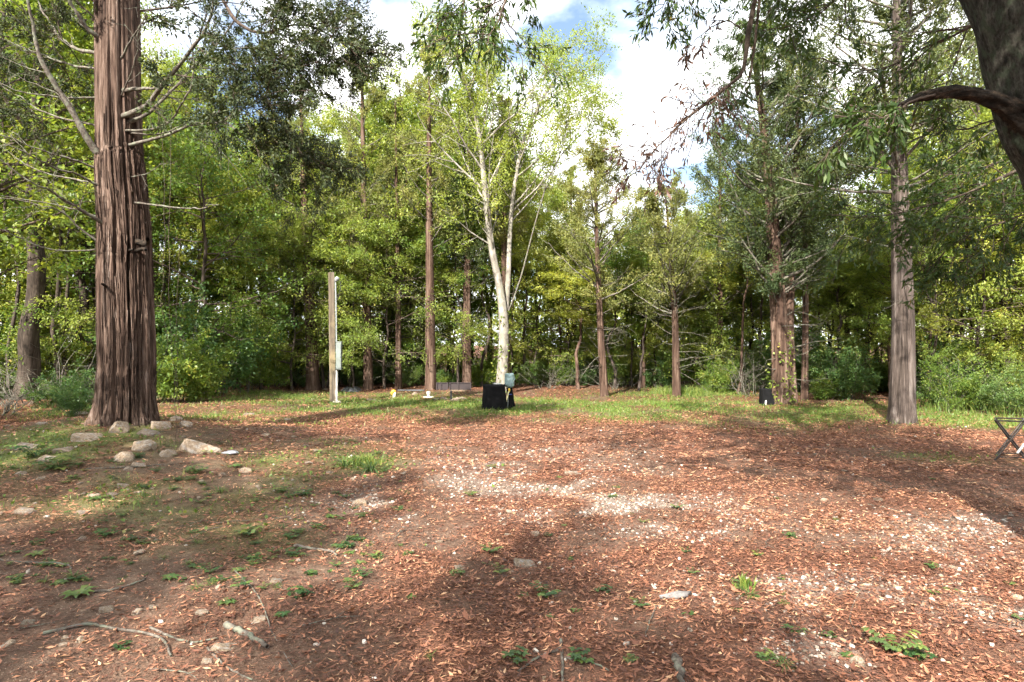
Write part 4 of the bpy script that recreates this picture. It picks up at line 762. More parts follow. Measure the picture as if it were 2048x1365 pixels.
# creeping ground cover with tiny round leaves
rgc = RNG(89); x, y = wedge(rgc, 60000, 5.5, 23); k = rgc.random(60000) < zone_gras(x, y) * .75 + .012 * (x < 0); x, y = x[k], y[k]
pos = np.stack([x, y, TH(x, y) + rgc.uniform(.01, .05, len(x))], -1); tw = np.stack([pos, pos + rgc.normal(size=pos.shape) * .02], 1)
a_ = leafquads(rgc, tw, 1, .045, .8, .01, .2, 1., 0, 1.6); GR.add(*a_)
tag(GR.build('grass', M['grass']), 'patchy green grass and creeping ground cover around the clearing', 'grass', kind='stuff')

# ------------------------------------------------------------------ stones
m, t = mat_new('limestone'); M['rock'] = m
tcn = ND(t, 'ShaderNodeTexCoord'); v = tcn.outputs['Object']; oi = ND(t, 'ShaderNodeObjectInfo')
na = noise(t, v, 6., 6, .65); nb = noise(t, v, 28., 5, .6); nc = noise(t, v, 3., 4, .6, None, (5, 5, 5))
c = ramp(t, na.outputs['Fac'], [(.3, (.10, .068, .045)), (.5, (.225, .162, .105)), (.68, (.35, .285, .215))]).outputs[0]
c = mixc(t, ramp(t, nc.outputs['Fac'], [(.5, (0, 0, 0)), (.68, (.8, .8, .8))]).outputs[0], c, (.30, .29, .28))
c = mixc(t, 1., c, ramp(t, nb.outputs['Fac'], [(.3, (.7, .66, .62)), (.6, (1.1, 1.08, 1.05))]).outputs[0], 'MULTIPLY')
hs = ND(t, 'ShaderNodeHueSaturation'); t.links.new(c, hs.inputs['Color']); mr = ND(t, 'ShaderNodeMapRange'); t.links.new(oi.outputs['Random'], mr.inputs[0]); mr.inputs[3].default_value = .65; mr.inputs[4].default_value = 1.25; t.links.new(mr.outputs[0], hs.inputs['Value']); hs.inputs['Saturation'].default_value = .95
p = ND(t, 'ShaderNodeBsdfPrincipled'); t.links.new(hs.outputs[0], p.inputs['Base Color']); p.inputs['Roughness'].default_value = .92
bp = ND(t, 'ShaderNodeBump'); bp.inputs['Strength'].default_value = .6; bp.inputs['Distance'].default_value = .02; t.links.new(nb.outputs['Fac'], bp.inputs['Height']); t.links.new(bp.outputs[0], p.inputs['Normal']); out(t, p.outputs[0])
def icosub(n):
    bm = bmesh.new(); bmesh.ops.create_icosphere(bm, subdivisions=n, radius=1.); bm.verts.index_update()
    v = np.array([q.co[:] for q in bm.verts]); f = np.array([[q.index for q in fc.verts] for fc in bm.faces]); bm.free(); return v, f
def rock_mesh(name, seed, sub=3, planes=14, flatz=1.):
    rg = RNG(seed); bm = bmesh.new(); pts = rg.uniform(-1, 1, (planes + 6, 3)); pts /= np.maximum(np.linalg.norm(pts ** 4, axis=1, ord=1)[:, None] ** .25, .3) * rg.uniform(1., 1.35, (len(pts), 1))
    for q in pts: bm.verts.new(q)
    bmesh.ops.convex_hull(bm, input=bm.verts[:]); bmesh.ops.delete(bm, geom=[v for v in bm.verts if not v.link_faces], context='VERTS')
    bmesh.ops.dissolve_limit(bm, angle_limit=.22, verts=bm.verts[:], edges=bm.edges[:])
    bmesh.ops.bevel(bm, geom=bm.edges[:], offset=.05, segments=2, affect='EDGES'); bmesh.ops.triangulate(bm, faces=bm.faces[:]); bmesh.ops.subdivide_edges(bm, edges=[e for e in bm.edges if e.calc_length() > .3], cuts=2, use_grid_fill=True); bmesh.ops.triangulate(bm, faces=bm.faces[:])
    for v in bm.verts:
        c_ = np.array(v.co[:]); v.co = Vector(c_ * (1 + .16 * (float(fbm(c_[None] * 2.6 + seed, 4, seed)[0]) - .5)))
    me = bpy.data.meshes.new(name); bm.to_mesh(me); bm.free(); me.materials.append(M['rock']); return me
RK = [rock_mesh('stone%d' % k, 700 + k, 3, [13, 15, 11, 14, 17, 12][k]) for k in range(6)]
def rock(px, py, wpx, hpx, label, rot=(0, 0, 0), k=0, dep=.8, group=None, name='stone', lift=-.02):
    b = G(px, py + hpx * .45); s = b[1] / F; o = link(name, RK[k % 6], None, (b[0], b[1], b[2] + hpx * s * lift))
    o.scale = (wpx * s * .52, wpx * s * .52 * dep, max(hpx * s * .70, .014)); o.rotation_euler = rot; return tag(o, label, 'stone', group)
rock(402, 882, 80, 44, 'largest tan boulder, right of the big cedar foot', (.25, .35, -.5), 0, .9, name='boulder')
rock(236, 850, 48, 28, 'reddish egg-shaped stone tilted against the cedar foot', (0, -.35, .3), 4)
rock(292, 884, 52, 30, 'pale wedge-shaped stone in front of the cedar', (.1, -.25, .2), 2)
rock(245, 908, 46, 28, 'blocky tan stone half hidden behind a green weed', (0, 0, .3), 3)
rock(322, 846, 44, 22, 'brown stone in the pile right of the cedar foot, front one', (.2, .2, .4), 1); rock(346, 832, 40, 22, 'brown stone topmost in the pile right of the cedar', (.3, -.2, 1.), 0)
rock(372, 846, 30, 20, 'grey-brown stone between the stone pile and the boulder', (.1, .3, .2), 5); rock(300, 862, 46, 16, 'flat grey stone sunk in the soil before the cedar', (0, .1, 0), 2)
rock(335, 902, 36, 20, 'dull grey stone left of the tan boulder, half buried', (0, .2, .5), 3); rock(280, 928, 34, 9, 'thin long flat stone lying in front of the blocky one', (0, .15, .4), 2); rock(172, 868, 60, 22, 'broad brown stone left of the reddish tilted one', (0, .1, 0), 1)
rock(255, 936, 22, 9, 'small tan chip beside the thin flat stone', (0, 0, .4), 4)
rock(60, 890, 56, 14, 'pale flat stone among weeds at the left edge', (0, .1, .2), 2); rock(125, 896, 40, 14, 'pale stone between two weed clumps left of the cedar', (0, -.1, .2), 1); rock(105, 915, 50, 10, 'low cream slab in the weeds, left', (0, .1, .1), 2); rock(40, 945, 26, 10, 'little pale stone near the left edge below the weeds', (0, 0, .2), 4)
rock(718, 1001, 34, 20, 'square brown broken brick lying alone left of the gravel', (0, 0, .25), 3, name='broken_brick'); rock(772, 1005, 16, 9, 'small cream stone right of the broken brick', (0, 0, .2), 1)
rock(490, 937, 28, 14, 'tan stone below and right of the boulder', (0, .2, .3), 3); rock(445, 948, 18, 9, 'little grey stone below the boulder', (0, 0, 1), 4); rock(246, 969, 26, 12, 'pale pebble-like stone below the thin flat one', (0, .3, .4), 1); rock(227, 987, 24, 9, 'pale stone, lower of the two near left', (0, 0, .3), 2); rock(190, 990, 26, 10, 'tan stone beside a dark green weed at left', (0, 0, .2), 5)
rock(54, 1019, 46, 12, 'long whitish stone near the left edge', (0, .1, .1), 2); rock(165, 1023, 28, 8, 'flat cream stone right of the long whitish one', (0, 0, .1), 2); rock(163, 1075, 18, 12, 'round cream stone on bare soil at left', (0, 0, .1), 4)
rock(450, 1286, 58, 22, 'whitish flat stone in the lower left foreground, largest there', (0, .15, .1), 0); rock(160, 1276, 22, 15, 'rounded white stone near the lower left sticks', (0, 0, .1), 4); rock(135, 1272, 24, 14, 'cream angular stone touching the rounded white one', (0, .3, .3), 0); rock(20, 1283, 22, 14, 'white stone at the very left edge, low', (0, 0, .5), 4); rock(55, 1241, 28, 14, 'pale broken stone at lower left', (0, .3, .2), 3); rock(212, 1215, 30, 14, 'pale angular stone below the big rosette weed', (0, .1, .3), 1)
rock(405, 1223, 30, 12, 'cream stone above the whitish flat stone', (0, .1, .3), 5); rock(438, 1173, 20, 10, 'small tan stone by the thin curving stick', (0, 0, .1), 4); rock(555, 1160, 30, 10, 'flat cream stone among green sprigs', (0, 0, .1), 2); rock(517, 1237, 36, 10, 'sunken tan stone right of the curving stick', (0, 0, .2), 3); rock(416, 1320, 26, 10, 'pale sliver of stone below the whitish flat stone', (0, .1, .2), 2)
rock(1052, 1123, 58, 18, 'pale slab lying on the leaves near the middle', (0, .05, .1), 2); rock(1147, 944, 42, 8, 'thin pale slab in the drive far from the viewer', (0, 0, .1), 2); rock(1815, 1092, 32, 12, 'tan slab in the sunlit gravel at right', (0, .1, .1), 0); rock(1715, 1319, 34, 22, 'grey-white cobble at the lower right, larger one', (0, .1, .1), 4); rock(1670, 1303, 22, 14, 'grey-white cobble left of the larger one', (0, 0, .6), 1); rock(920, 1133, 26, 12, 'pale grey stone behind a dark ivy sprig', (0, .2, .2), 1); rock(2035, 1193, 26, 12, 'white cobble at the right edge', (0, 0, .3), 4)
rock(890, 795, 26, 10, 'flat cream stone in the ring by the black stub, left', (0, .1, .1), 0); rock(908, 798, 22, 8, 'cream stone in the ring by the black stub, middle', (0, -.1, .3), 3); rock(924, 795, 26, 9, 'cream stone in the ring by the black stub, right', (0, .1, .3), 1); rock(872, 797, 18, 7, 'grey stone beside the white pipe', (0, 0, 0), 5); rock(829, 786, 13, 7, 'small brown stone between the two white pipes', (0, 0, 0), 4); rock(958, 801, 9, 6, 'small white stone left of the covered table', (0, 0, 0), 4); rock(745, 799, 26, 5, 'thin plank-like stone on the grass right of the pole', (0, .1, .2), 2); rock(500, 827, 26, 6, 'flat pale stone on the grass beyond the boulder', (0, 0, .2), 2); rock(530, 868, 20, 9, 'tan stone on the leaves right of the boulder', (0, .1, .2), 3); rock(575, 838, 18, 5, 'pale chip on the leaves left of the pole', (0, 0, .3), 2)
rock(650, 778, 14, 6, 'brown stone stacked behind the pole base', (0, 0, .2), 3); rock(68, 815, 16, 8, 'pale stone by the log at far left', (0, 0, .2), 1); rock(165, 825, 36, 9, 'cream stone left of the cedar at its foot level', (0, 0, .2), 2); rock(85, 845, 24, 7, 'cream chip in the leaves at far left', (0, 0, .2), 2)
rgk = RNG(4242)
for k in range(90):
    x, y = wedge(rgk, 1, 3., 12., -60, 900 if k % 3 else 2100); s = rgk.uniform(.015, .045) * (1 + .05 * y[0])
    o = link('stone', RK[k % 6], None, (x[0], y[0], float(TH(x[0], y[0])) + s * .1)); o.scale = (s, s * rgk.uniform(.6, .9), s * rgk.uniform(.3, .6)); o.rotation_euler = (0, 0, rgk.uniform(0, 6))
    tag(o, 'small loose pale stone lying in the leaf litter', 'stone', 'small loose stones in the litter')

# ------------------------------------------------------------------ sticks on the ground
STK = [([(-30, 1120), (60, 1128), (120, 1130), (147, 1139)], .012, 'long straight pale stick at the left edge'), ([(190, 1186), (240, 1180), (292, 1160)], .011, 'grey stick lying right of the big rosette weed'), ([(85, 1272), (170, 1252), (230, 1262), (290, 1270), (330, 1290), (342, 1318)], .012, 'long bent stick in the lower left corner'),
       ([(300, 1258), (345, 1278), (385, 1288), (435, 1280)], .009, 'curved pale stick reaching to the whitish flat stone'), ([(450, 1256), (490, 1272), (532, 1302)], .022, 'thick bark-stripped stick right of the whitish flat stone'), ([(470, 1143), (510, 1185), (532, 1230), (545, 1270), (585, 1335)], .006, 'thin wiry stick curving down the left foreground'),
       ([(415, 1300), (450, 1335), (505, 1368)], .008, 'thin stick at the bottom edge, left'), ([(590, 1096), (640, 1103), (677, 1113)], .016, 'short brown stick on the leaves left of the bare patch'), ([(1122, 1284), (1126, 1330), (1121, 1380)], .011, 'upright pale forked stick at the bottom middle'), ([(1122, 1300), (1072, 1320), (1035, 1348)], .009, 'grey stick crossing the forked one to the left'),
       ([(1130, 1318), (1190, 1330), (1218, 1345)], .007, 'thin stick reaching right from the forked one'), ([(1352, 1322), (1358, 1345), (1364, 1385)], .024, 'stubby lichen-grey stick at the bottom edge'), ([(1312, 1213), (1300, 1245), (1290, 1272)], .006, 'thin dark stick below the bark scrap'), ([(660, 1112), (690, 1085), (720, 1050)], .006, 'thin twig rising right of the short brown stick'),
       ([(170, 940), (260, 936), (330, 930)], .012, 'brown root-like stick below the blocky stone'), ([(380, 1080), (420, 1060), (470, 1052)], .006, 'slender twig on the soil at left middle'), ([(1735, 1010), (1790, 1022), (1840, 1045)], .006, 'thin twig on the leaves at right'), ([(1740, 1290), (1700, 1240), (1720, 1180)], .005, 'wiry twig between gravel and fern weed')]
for k, (px, r, lb) in enumerate(STK):
    q = np.array([G(a, min(b, 1364)) if b < 1375 else G(a, 1380) for a, b in px]); q[:, 2] += r * .8
    V, Fq = pathtube(q, np.linspace(r, r * .55, len(q)), 20, 7, r * .35, 800 + k)
    V[:, 2] = np.maximum(V[:, 2], TH(V[:, 0], V[:, 1]) - r * .5)
    tag(MB().add(V, Fq).build('stick', M['twig'], None, True), lb, 'stick')
STM = []
for k in range(3):
    q = np.array([(-.5, 0, .01), (-.15, .05 * (k - 1), .02), (.2, .04, .015), (.5, -.06 * k, .02)]); mb = MB(); mb.add(*pathtube(q, [.014, .012, .01, .006], 12, 5, .006, 830 + k)); mb.add(*pathtube([(.1, .03, .015), (.22, .16, .03), (.3, .24, .02)], [.007, .006, .003], 6, 4)); STM.append(mb.mesh('small_stick', M['twig'], True))
for k in range(70):
    x, y = wedge(rgk, 1, 3., 11., -60, 2100 if k % 3 == 0 else 1000); o = link('stick', STM[k % 3], None, (x[0], y[0], float(TH(x[0], y[0])) + .006)); s = rgk.uniform(.15, .45); o.scale = (s, s, s * .8); o.rotation_euler = (0, 0, rgk.uniform(0, 6.28))
    tag(o, 'short broken twig lying in the leaf litter', 'stick', 'short twigs in the litter')

# ------------------------------------------------------------------ weeds
def blade_leaf(mb, base, az, L, W, rise, bend, tint, lobes=0):
    n = 6; t = np.linspace(0, 1, n); c, s = math.cos(az), math.sin(az); h = L * (rise * t - bend * t ** 2); r = L * t * .9
    w = W * np.sin(np.clip(t * .93 + .05, 0, 1) * math.pi) ** .7
    if lobes: w = w * (1 + .35 * np.where(np.arange(n) % 2, 1, -1))
    ctr = np.stack([c * r, s * r, h], -1) + base; sd = np.array([-s, c, 0.])
    V = np.concatenate([ctr - sd * w[:, None] + np.array([0, 0, .25]) * w[:, None], ctr, ctr + sd * w[:, None] + np.array([0, 0, .25]) * w[:, None]])
    i = np.arange(n - 1); mb.add(V, np.concatenate([np.stack([i, i + n, i + n + 1, i + 1], -1), np.stack([i + n, i + 2 * n, i + 2 * n + 1, i + n + 1], -1)]), tint)
def weed_mesh(kind, seed):
    rg = RNG(seed); mb = MB()
    if kind == 'rosette':
        for k in range(9): blade_leaf(mb, np.zeros(3), k * .7 + rg.uniform(-.2, .2), rg.uniform(.32, .55), .075, .75, .55, rg.uniform(.2, .8), 1)
    elif kind == 'clump':
        for k in range(22):
            a = rg.uniform(0, 6.28); r = rg.uniform(.02, .42); h = rg.uniform(.05, .28); b = np.array([math.cos(a) * r, math.sin(a) * r, h]); tn = rg.random()
            mb.add(*tubes(np.array([[(b[0] * .4, b[1] * .4, 0), b]]), np.array([[.006, .004]]), 3), .3)
            for j in range(3): blade_leaf(mb, b, a + (j - 1) * 1.6 + rg.uniform(-.3, .3), rg.uniform(.12, .2), .055, .25, .35, tn)
    elif kind == 'compound':
        for k in range(7):
            a = rg.uniform(0, 6.28); L = rg.uniform(.35, .65); q = np.array([(math.cos(a) * L * u * .8, math.sin(a) * L * u * .8, L * (1.1 * u - .55 * u * u)) for u in np.linspace(0, 1, 6)])
            mb.add(*tubes(q[None], np.linspace(.008, .003, 6)[None], 4), .2); tn = rg.random()
            for j in range(1, 6):
                for sgn in (-1, 1): blade_leaf(mb, q[j], a + sgn * 1.15, .13, .04, .15, .3, np.clip(tn + rg.uniform(-.2, .2), 0, 1))
            blade_leaf(mb, q[-1], a, .14, .045, .1, .3, tn)
    else:
        for k in range(40):
            blade_leaf(mb, np.array([rg.normal() * .05, rg.normal() * .05, 0]), rg.uniform(0, 6.28), rg.uniform(.3, .6), .012, rg.uniform(.6, 1.4), .8, rg.random())
    return mb.mesh('weed_' + kind, M['leaf_w'], True)
WD = {k: [weed_mesh(k, 600 + 10 * i + j) for j in range(3)] for i, k in enumerate(('rosette', 'clump', 'compound', 'grassy'))}
def weed(px, py, wpx, kind, label, j=0, group=None, name='weed'):
    b = G(px, py); s = wpx / F * b[1]; o = link(name, WD[kind][j % 3], None, b - np.array([0, 0, .004])); o.scale = (s, s, s); o.rotation_euler = (0, 0, px * .7); return tag(o, label, 'weed', group)
for a in [(155, 1192, 80, 'rosette', 'large pale rosette weed in the lower left foreground'), (72, 1112, 52, 'rosette', 'rosette weed above the long straight stick'), (455, 1208, 48, 'rosette', 'bright broad-leaved seedling beside the thin wiry stick'), (565, 1232, 42, 'rosette', 'dark rosette weed right of the wiry stick'), (600, 1192, 56, 'clump', 'green sprig cluster above the dark rosette weed'),
          (250, 1296, 40, 'clump', 'dark green sprig below the long bent stick'), (915, 1150, 36, 'clump', 'dark ivy sprig in front of a pale grey stone'), (822, 1196, 34, 'rosette', 'small rosette weed in the middle foreground'), (1000, 1148, 44, 'compound', 'leafy sprig left of the pale slab'), (1090, 1196, 64, 'compound', 'low leafy sprig right of the middle foreground'), (1096, 1072, 22, 'clump', 'tiny green sprig above the pale slab'),
          (1498, 1192, 60, 'grassy', 'dry yellow-green grass clump beside the sunlit gravel'), (1790, 1305, 105, 'compound', 'fern-like weed standing in the lower right foreground, tallest there'), (1835, 1318, 70, 'clump', 'leafy weed touching the fern-like weed on its right'), (1556, 1322, 26, 'clump', 'two-leaf seedling in the lower right gravel'), (1655, 1275, 36, 'clump', 'small seedling between gravel and the fern-like weed'), (245, 835, 44, 'clump', 'yellow-green sprig growing at the foot of the big cedar'),
          (70, 915, 90, 'compound', 'leafy weed clump at the far left below the log'), (120, 938, 90, 'clump', 'wide weed clump in front of the pale slab, left'), (270, 918, 44, 'clump', 'green weed covering the blocky tan stone'), (395, 945, 50, 'clump', 'weed below the tan boulder'), (192, 1000, 50, 'rosette', 'dark green weed beside a tan stone at left'), (605, 992, 44, 'clump', 'bright round-leaved weed left of the broken brick'), (560, 985, 40, 'clump', 'bright weed left of the round-leaved one'), (470, 935, 36, 'rosette', 'upright bright weed right of the boulder'), (440, 985, 50, 'grassy', 'spiky pale weed below the boulder'), (500, 1070, 60, 'clump', 'dark weed mat on the soil, left middle'), (215, 1072, 54, 'clump', 'green weed above the round cream stone'), (1478, 1178, 30, 'clump', 'bright sprig at the left of the dry grass clump'), (740, 945, 90, 'grassy', 'long grass tuft left of the drive'), (690, 935, 80, 'grassy', 'long grass tuft beyond the broken brick')]:
    weed(*a, j=int(a[0]) % 3)
rgw = RNG(3131)
for k in range(365):
    px = rgw.uniform(-20, 820) if k % 5 else rgw.uniform(800, 2050); py = rgw.uniform(885, 1180) if k % 5 else rgw.uniform(930, 1340)
    if rgw.random() > .35 + .65 * (n2d(px / 150, py / 60, 1., 99) > .45): continue
    weed(px, py, rgw.uniform(11, 30) * rgw.uniform(.7, 1.3) * (py - 600) / 400, ['clump', 'grassy', 'rosette', 'compound', 'clump', 'rosette', 'compound'][k % 7], 'small green weed sprouting through the litter and soil', k, 'small weeds in the litter')

# ------------------------------------------------------------------ made objects
def boxm(dims, bev=.006):
    bm = bmesh.new(); bmesh.ops.create_cube(bm, size=1.); bmesh.ops.scale(bm, vec=dims, verts=bm.verts)
    if bev: bmesh.ops.bevel(bm, geom=bm.edges[:], offset=bev, segments=2, affect='EDGES')
    return bm
def box(name, dims, loc, mat, parent=None, bev=.006, rot=(0, 0, 0)):
    bm = boxm(dims, bev); me = bpy.data.meshes.new(name); bm.to_mesh(me); bm.free(); me.materials.append(mat); o = link(name, me, parent, loc); o.rotation_euler = rot; return o
def lathe(name, prof, mat, parent=None, loc=(0, 0, 0), seg=28, rot=(0, 0, 0), close=True):
    pr = np.array(prof, float); a = np.arange(seg) * 2 * math.pi / seg; n = len(pr)
    V = np.stack([pr[:, None, 0] * np.cos(a), pr[:, None, 0] * np.sin(a), np.broadcast_to(pr[:, None, 1], (n, seg))], -1).reshape(-1, 3)
    r = (np.arange(n - 1) * seg)[:, None]; s = np.arange(seg)[None]; s2 = (s + 1) % seg
    Fq = np.stack([r + s, r + s2, r + seg + s2, r + seg + s], -1).reshape(-1, 4)
    o = link(name, make_mesh(name, V, [Fq], mat, None, True), parent, loc); o.rotation_euler = rot; return o
def rod(name, pts, r, mat, parent=None, n=None, sides=10):
    q = np.array(pts, float); q = np.vstack([q[0] + (q[0] - q[1]) * 1e-3, q, q[-1]]) if False else q
    V, Fq = pathtube(q, np.full(len(q), r), n or max(2, len(q)), sides); mb = MB().add(V, Fq)
    k = len(V); caps = np.array([list(range(sides))[::-1]]); mb.add(V[:sides], np.arange(sides)[::-1][None]); mb.add(V[k - sides:], np.arange(sides)[None]); return mb.build(name, mat, parent, False)
M['post'] = bark_mat('weathered_post', [(.3, (.06, .046, .032)), (.5, (.125, .10, .074)), (.7, (.205, .17, .132))], (26, 26, 1.), .4, .008, (.25, .2, .12), 1.5)
M['galv'] = plain('galvanised', (.17, .195, .185), .5, .25, .15, 5., 0, dirt=(.12, .135, .115)); M['pvcgrey'] = plain('conduit_grey', (.2, .215, .215), .5, 0, .1); M['pvc'] = plain('pvc_white', (.48, .48, .46), .4, 0, .08, 8., 0, dirt=(.42, .39, .32))
M['black'] = plain('black_cloth', (.006, .006, .0065), .9, 0, .4, 9., .15); M['blackmetal'] = plain('black_metal', (.02, .018, .017), .5, .4, .4, 12., 0, dirt=(.06, .035, .02)); M['rubber'] = plain('black_rubber', (.012, .012, .012), .7)
M['jug'] = plain('jug_plastic', (.27, .38, .39), .25, 0, .06, 6., 0, .30, 1.2); M['yellow'] = plain('yellow_plastic', (.75, .48, .05), .45, 0, .15); M['straw'] = plain('pale_strap', (.62, .55, .3), .6, 0, .15); M['blue'] = plain('blue_strap', (.03, .06, .30), .5, 0, .2)
M['maroon'] = plain('maroon_steel', (.012, .0045, .0055), .6, .2, .4, 5., 0, dirt=(.02, .009, .007)); M['tarp'] = plain('grey_tarp', (.06, .063, .07), .6, 0, .3, 4., .3); M['concrete'] = plain('concrete', (.5, .45, .37), .9, 0, .2, 20., .3); M['rust'] = plain('rusty_steel', (.16, .06, .03), .85, .2, .5, 12., .2); M['cutwood'] = plain('cut_wood', (.2, .14, .09), .85, 0, .3, 14., .2); M['plastic_scrap'] = plain('white_plastic_scrap', (.4, .41, .44), .35, 0, .1); M['greybark'] = plain('grey_bark_scrap', (.15, .14, .135), .9, 0, .35, 20., .5)

# utility post
b = G(664, 806); s = b[1] / F
pole = thing('utility_pole', 'weathered square wooden utility post with a metal electric panel', 'utility pole', b)
W = 13 * s
o = box('post', (W * .78, W * .78, 262 * s), (0, 0, 130 * s), M['post'], pole, .008, (0, -.012, math.radians(28)))
cxo = 9.3 * s
rod('conduit', [(cxo, -.02, 122 * s), (cxo - .01, -.02, 190 * s), (cxo - .03, -.02, 243 * s)], .024, M['pvcgrey'], pole, 8)
rod('riser_pipe', [(cxo + .01, -.02, -.05), (cxo + .01, -.02, 66 * s)], .036, M['pvc'], pole, 4)
wh = lathe('weatherhead', [(0, .10), (.05, .095), (.075, .05), (.07, 0), (.045, -.04), (.03, -.08), (0, -.08)], M['pvcgrey'], pole, (cxo + .0, -.02, 246 * s), 18, (0, .5, 0))
rod('cable', [(cxo + .05, -.03, 246 * s), (cxo + .13, -.04, 240 * s), (cxo + .12, -.04, 225 * s), (cxo + .06, -.04, 212 * s), (cxo + .03, -.04, 205 * s)], .011, M['rubber'], pole, 18)
pb = box('panel_box', (11 * s, .13, 55 * s), (14.5 * s, -.03, 94 * s), M['galv'], pole, .008)
box('panel_door', (10 * s, .012, 50 * s), (0, -.072, -.01), M['galv'], pb, .004); box('latch', (.018, .02, .05), (4 * s, -.085, -.02), M['pvcgrey'], pb, .003); box('box_lid', (12 * s, .15, .018), (0, 0, 28 * s), M['galv'], pb, .003)
rod('ground_wire', [(13 * s, -.05, 66 * s), (8 * s, -.1, 64 * s), (3.5 * s, -.11, 56 * s), (2.5 * s, -.11, 0)], .006, M['rubber'], pole, 20, 6)
box('concrete_foot', (.24, .22, .08), (cxo + .01, -.02, .02), M['concrete'], pole, .025)

# cloth draped over a table
def drape(name, lx, ly, h, flare, seed, mat, parent, loc, folds=9, hem=.05, rot=0.):
    rg = RNG(seed); na, nr = 120, 26; a = np.arange(na) * 2 * math.pi / na; e = 5.
    ux = np.sign(np.cos(a)) * np.abs(np.cos(a)) ** (2 / e); uy = np.sign(np.sin(a)) * np.abs(np.sin(a)) ** (2 / e)
    rings = []; fold = np.zeros(na)
    for k in range(folds): fold += rg.uniform(.3, 1.) * np.exp(-((((a - rg.uniform(0, 6.28)) + math.pi) % (2 * math.pi) - math.pi) / rg.uniform(.10, .22)) ** 2)
    hz = hem * np.sin(2 * a + rg.uniform(0, 6)) + hem * .7 * np.sin(3 * a + rg.uniform(0, 6)) + hem * .5 * fold
    for k in range(8):
        u = k / 8.; rings.append(np.stack([ux * lx / 2 * u, uy * ly / 2 * u, h + .012 * np.sin(5 * u + 3 * a) * u + 0 * a], -1))
    for k in range(nr):
        u = k / (nr - 1.); g = 1 + flare * u ** 1.2; amp = .085 * u ** .9
        rr = np.stack([ux * lx / 2 * g + np.cos(a) * (amp * (fold - .5)) + .01 * np.cos(a) * np.sin(11 * a + 9 * u) * u, uy * ly / 2 * g + np.sin(a) * amp * (fold - .5), np.maximum(h - .02 * (u > 0) - (h - .015) * u + (hz * u + 0 * a) * (u > .2), .012)], -1); rings.append(rr)
    R_ = np.array(rings); n = len(R_); V = R_.reshape(-1, 3); r = (np.arange(n - 1) * na)[:, None]; s = np.arange(na)[None]; s2 = (s + 1) % na
    Fq = np.stack([r + s, r + s2, r + na + s2, r + na + s], -1).reshape(-1, 4); o = link(name, make_mesh(name, V, [Fq], mat, None, True), parent, loc); o.rotation_euler = (0, 0, rot); return o
b = G(988, 818); s = b[1] / F
tb = thing('covered_table', 'table draped to the ground in black cloth, left of the water jug', 'table', b)
drape('cloth', 44 * s, 36 * s, 48 * s, .16, 31, M['black'], tb, (0, 0, 0), 9, .07)
box('table_top', (37 * s, 33 * s, .03), (0, 0, 46 * s), M['blackmetal'], tb, .005)
for sx_ in (-1, 1):
    for sy_ in (-1, 1): rod('leg', [(sx_ * 15 * s, sy_ * 13 * s, 0), (sx_ * 15 * s, sy_ * 13 * s, 46 * s)], .015, M['blackmetal'], tb)
lathe('white_lid', [(0, .035), (.08, .033), (.12, .018), (.125, 0), (0, 0)], M['pvc'], None, b + np.array([6 * s, .12, 48.6 * s]), 24)  # white lid resting on the cloth, behind the jug
tag(bpy.context.scene.objects[-1] if False else [q for q in COL.objects if q.name.startswith('white_lid')][0], 'white lid lying on the black draped table', 'lid')
b2 = G(1019, 818)
st = thing('covered_stand', 'narrow stand under black cloth carrying the water jug', 'stand', b2)
drape('cloth', 13 * s, 16 * s, 42 * s, .42, 37, M['black'], st, (0, .03, 0), 6, .05)
box('shelf', (12 * s, 14 * s, .03), (0, .03, 40 * s), M['blackmetal'], st, .004)
rod('rod', [(-3.4 * s, -.19, 2 * s), (-2.6 * s, -.17, 30 * s)], .009, M['pvcgrey'], st)
V, Fq = pathtube([(0, -.16, 38 * s), (-2.2 * s, -.20, 33 * s), (-5 * s, -.21, 24 * s), (-6 * s, -.22, 16 * s)], [.018, .02, .028, .012], 16, 6); MB().add(V, Fq).build('pale_hose', M['straw'], st, True)
box('blue_strap', (.10, .02, .022), (1. * s, -.17, 30 * s), M['blue'], st, .004); lathe('yellow_valve', [(0, -.05), (.02, -.05), (.028, -.02), (.028, .03), (.016, .05), (0, .05)], M['yellow'], st, (-.6 * s, -.16, 38.5 * s), 16)
lathe('water_jug', [(0, .425), (.10, .425), (.122, .415), (.132, .395), (.133, .30), (.129, .292), (.133, .284), (.133, .20), (.129, .192), (.133, .184), (.133, .075), (.125, .05), (.09, .03), (.04, .02), (.035, 0), (0, 0)], M['jug'], None, b2 + np.array([-.2 * s, 0, 41.5 * s]), 36)
jg = [q for q in COL.objects if q.name.startswith('water_jug')][0]; tag(jg, 'blue-tinted plastic water jug upside down on the black stand', 'water jug'); 
h_ = rod('handle', [(.125, -.02, .33), (.15, -.02, .31), (.15, -.02, .24), (.125, -.02, .21)], .010, M['jug'], jg, 12)

# covered grill by the dark cedar
b = G(1532, 811); s = b[1] / F
g = thing('covered_grill', 'small wheeled grill under a black cover beside the double cedar', 'grill', b)
drape('cover', 19 * s, 20 * s, 33 * s, .25, 44, M['black'], g, (0, .05, 0), 6, .05)
for x_ in (-1, 1):
    wlh = thing('x', None, None); bpy.data.objects.remove(wlh)
    w_ = lathe('wheel', [(.03, -.018), (.07, -.022), (.085, -.012), (.085, .012), (.07, .022), (.03, .018), (.03, -.018)], M['pvc'], g, (-6 * s + (x_ + 1) * 3. * s, -.22 + (x_ + 1) * .2, .088), 24, (math.radians(90), 0, math.radians(62)))
    lathe('hub', [(0, -.025), (.03, -.025), (.03, .025), (0, .025)], M['rust'], w_, (0, 0, 0), 14)
rod('axle', [(-6 * s, -.22, .088), (0, .18, .088)], .01, M['blackmetal'], g)

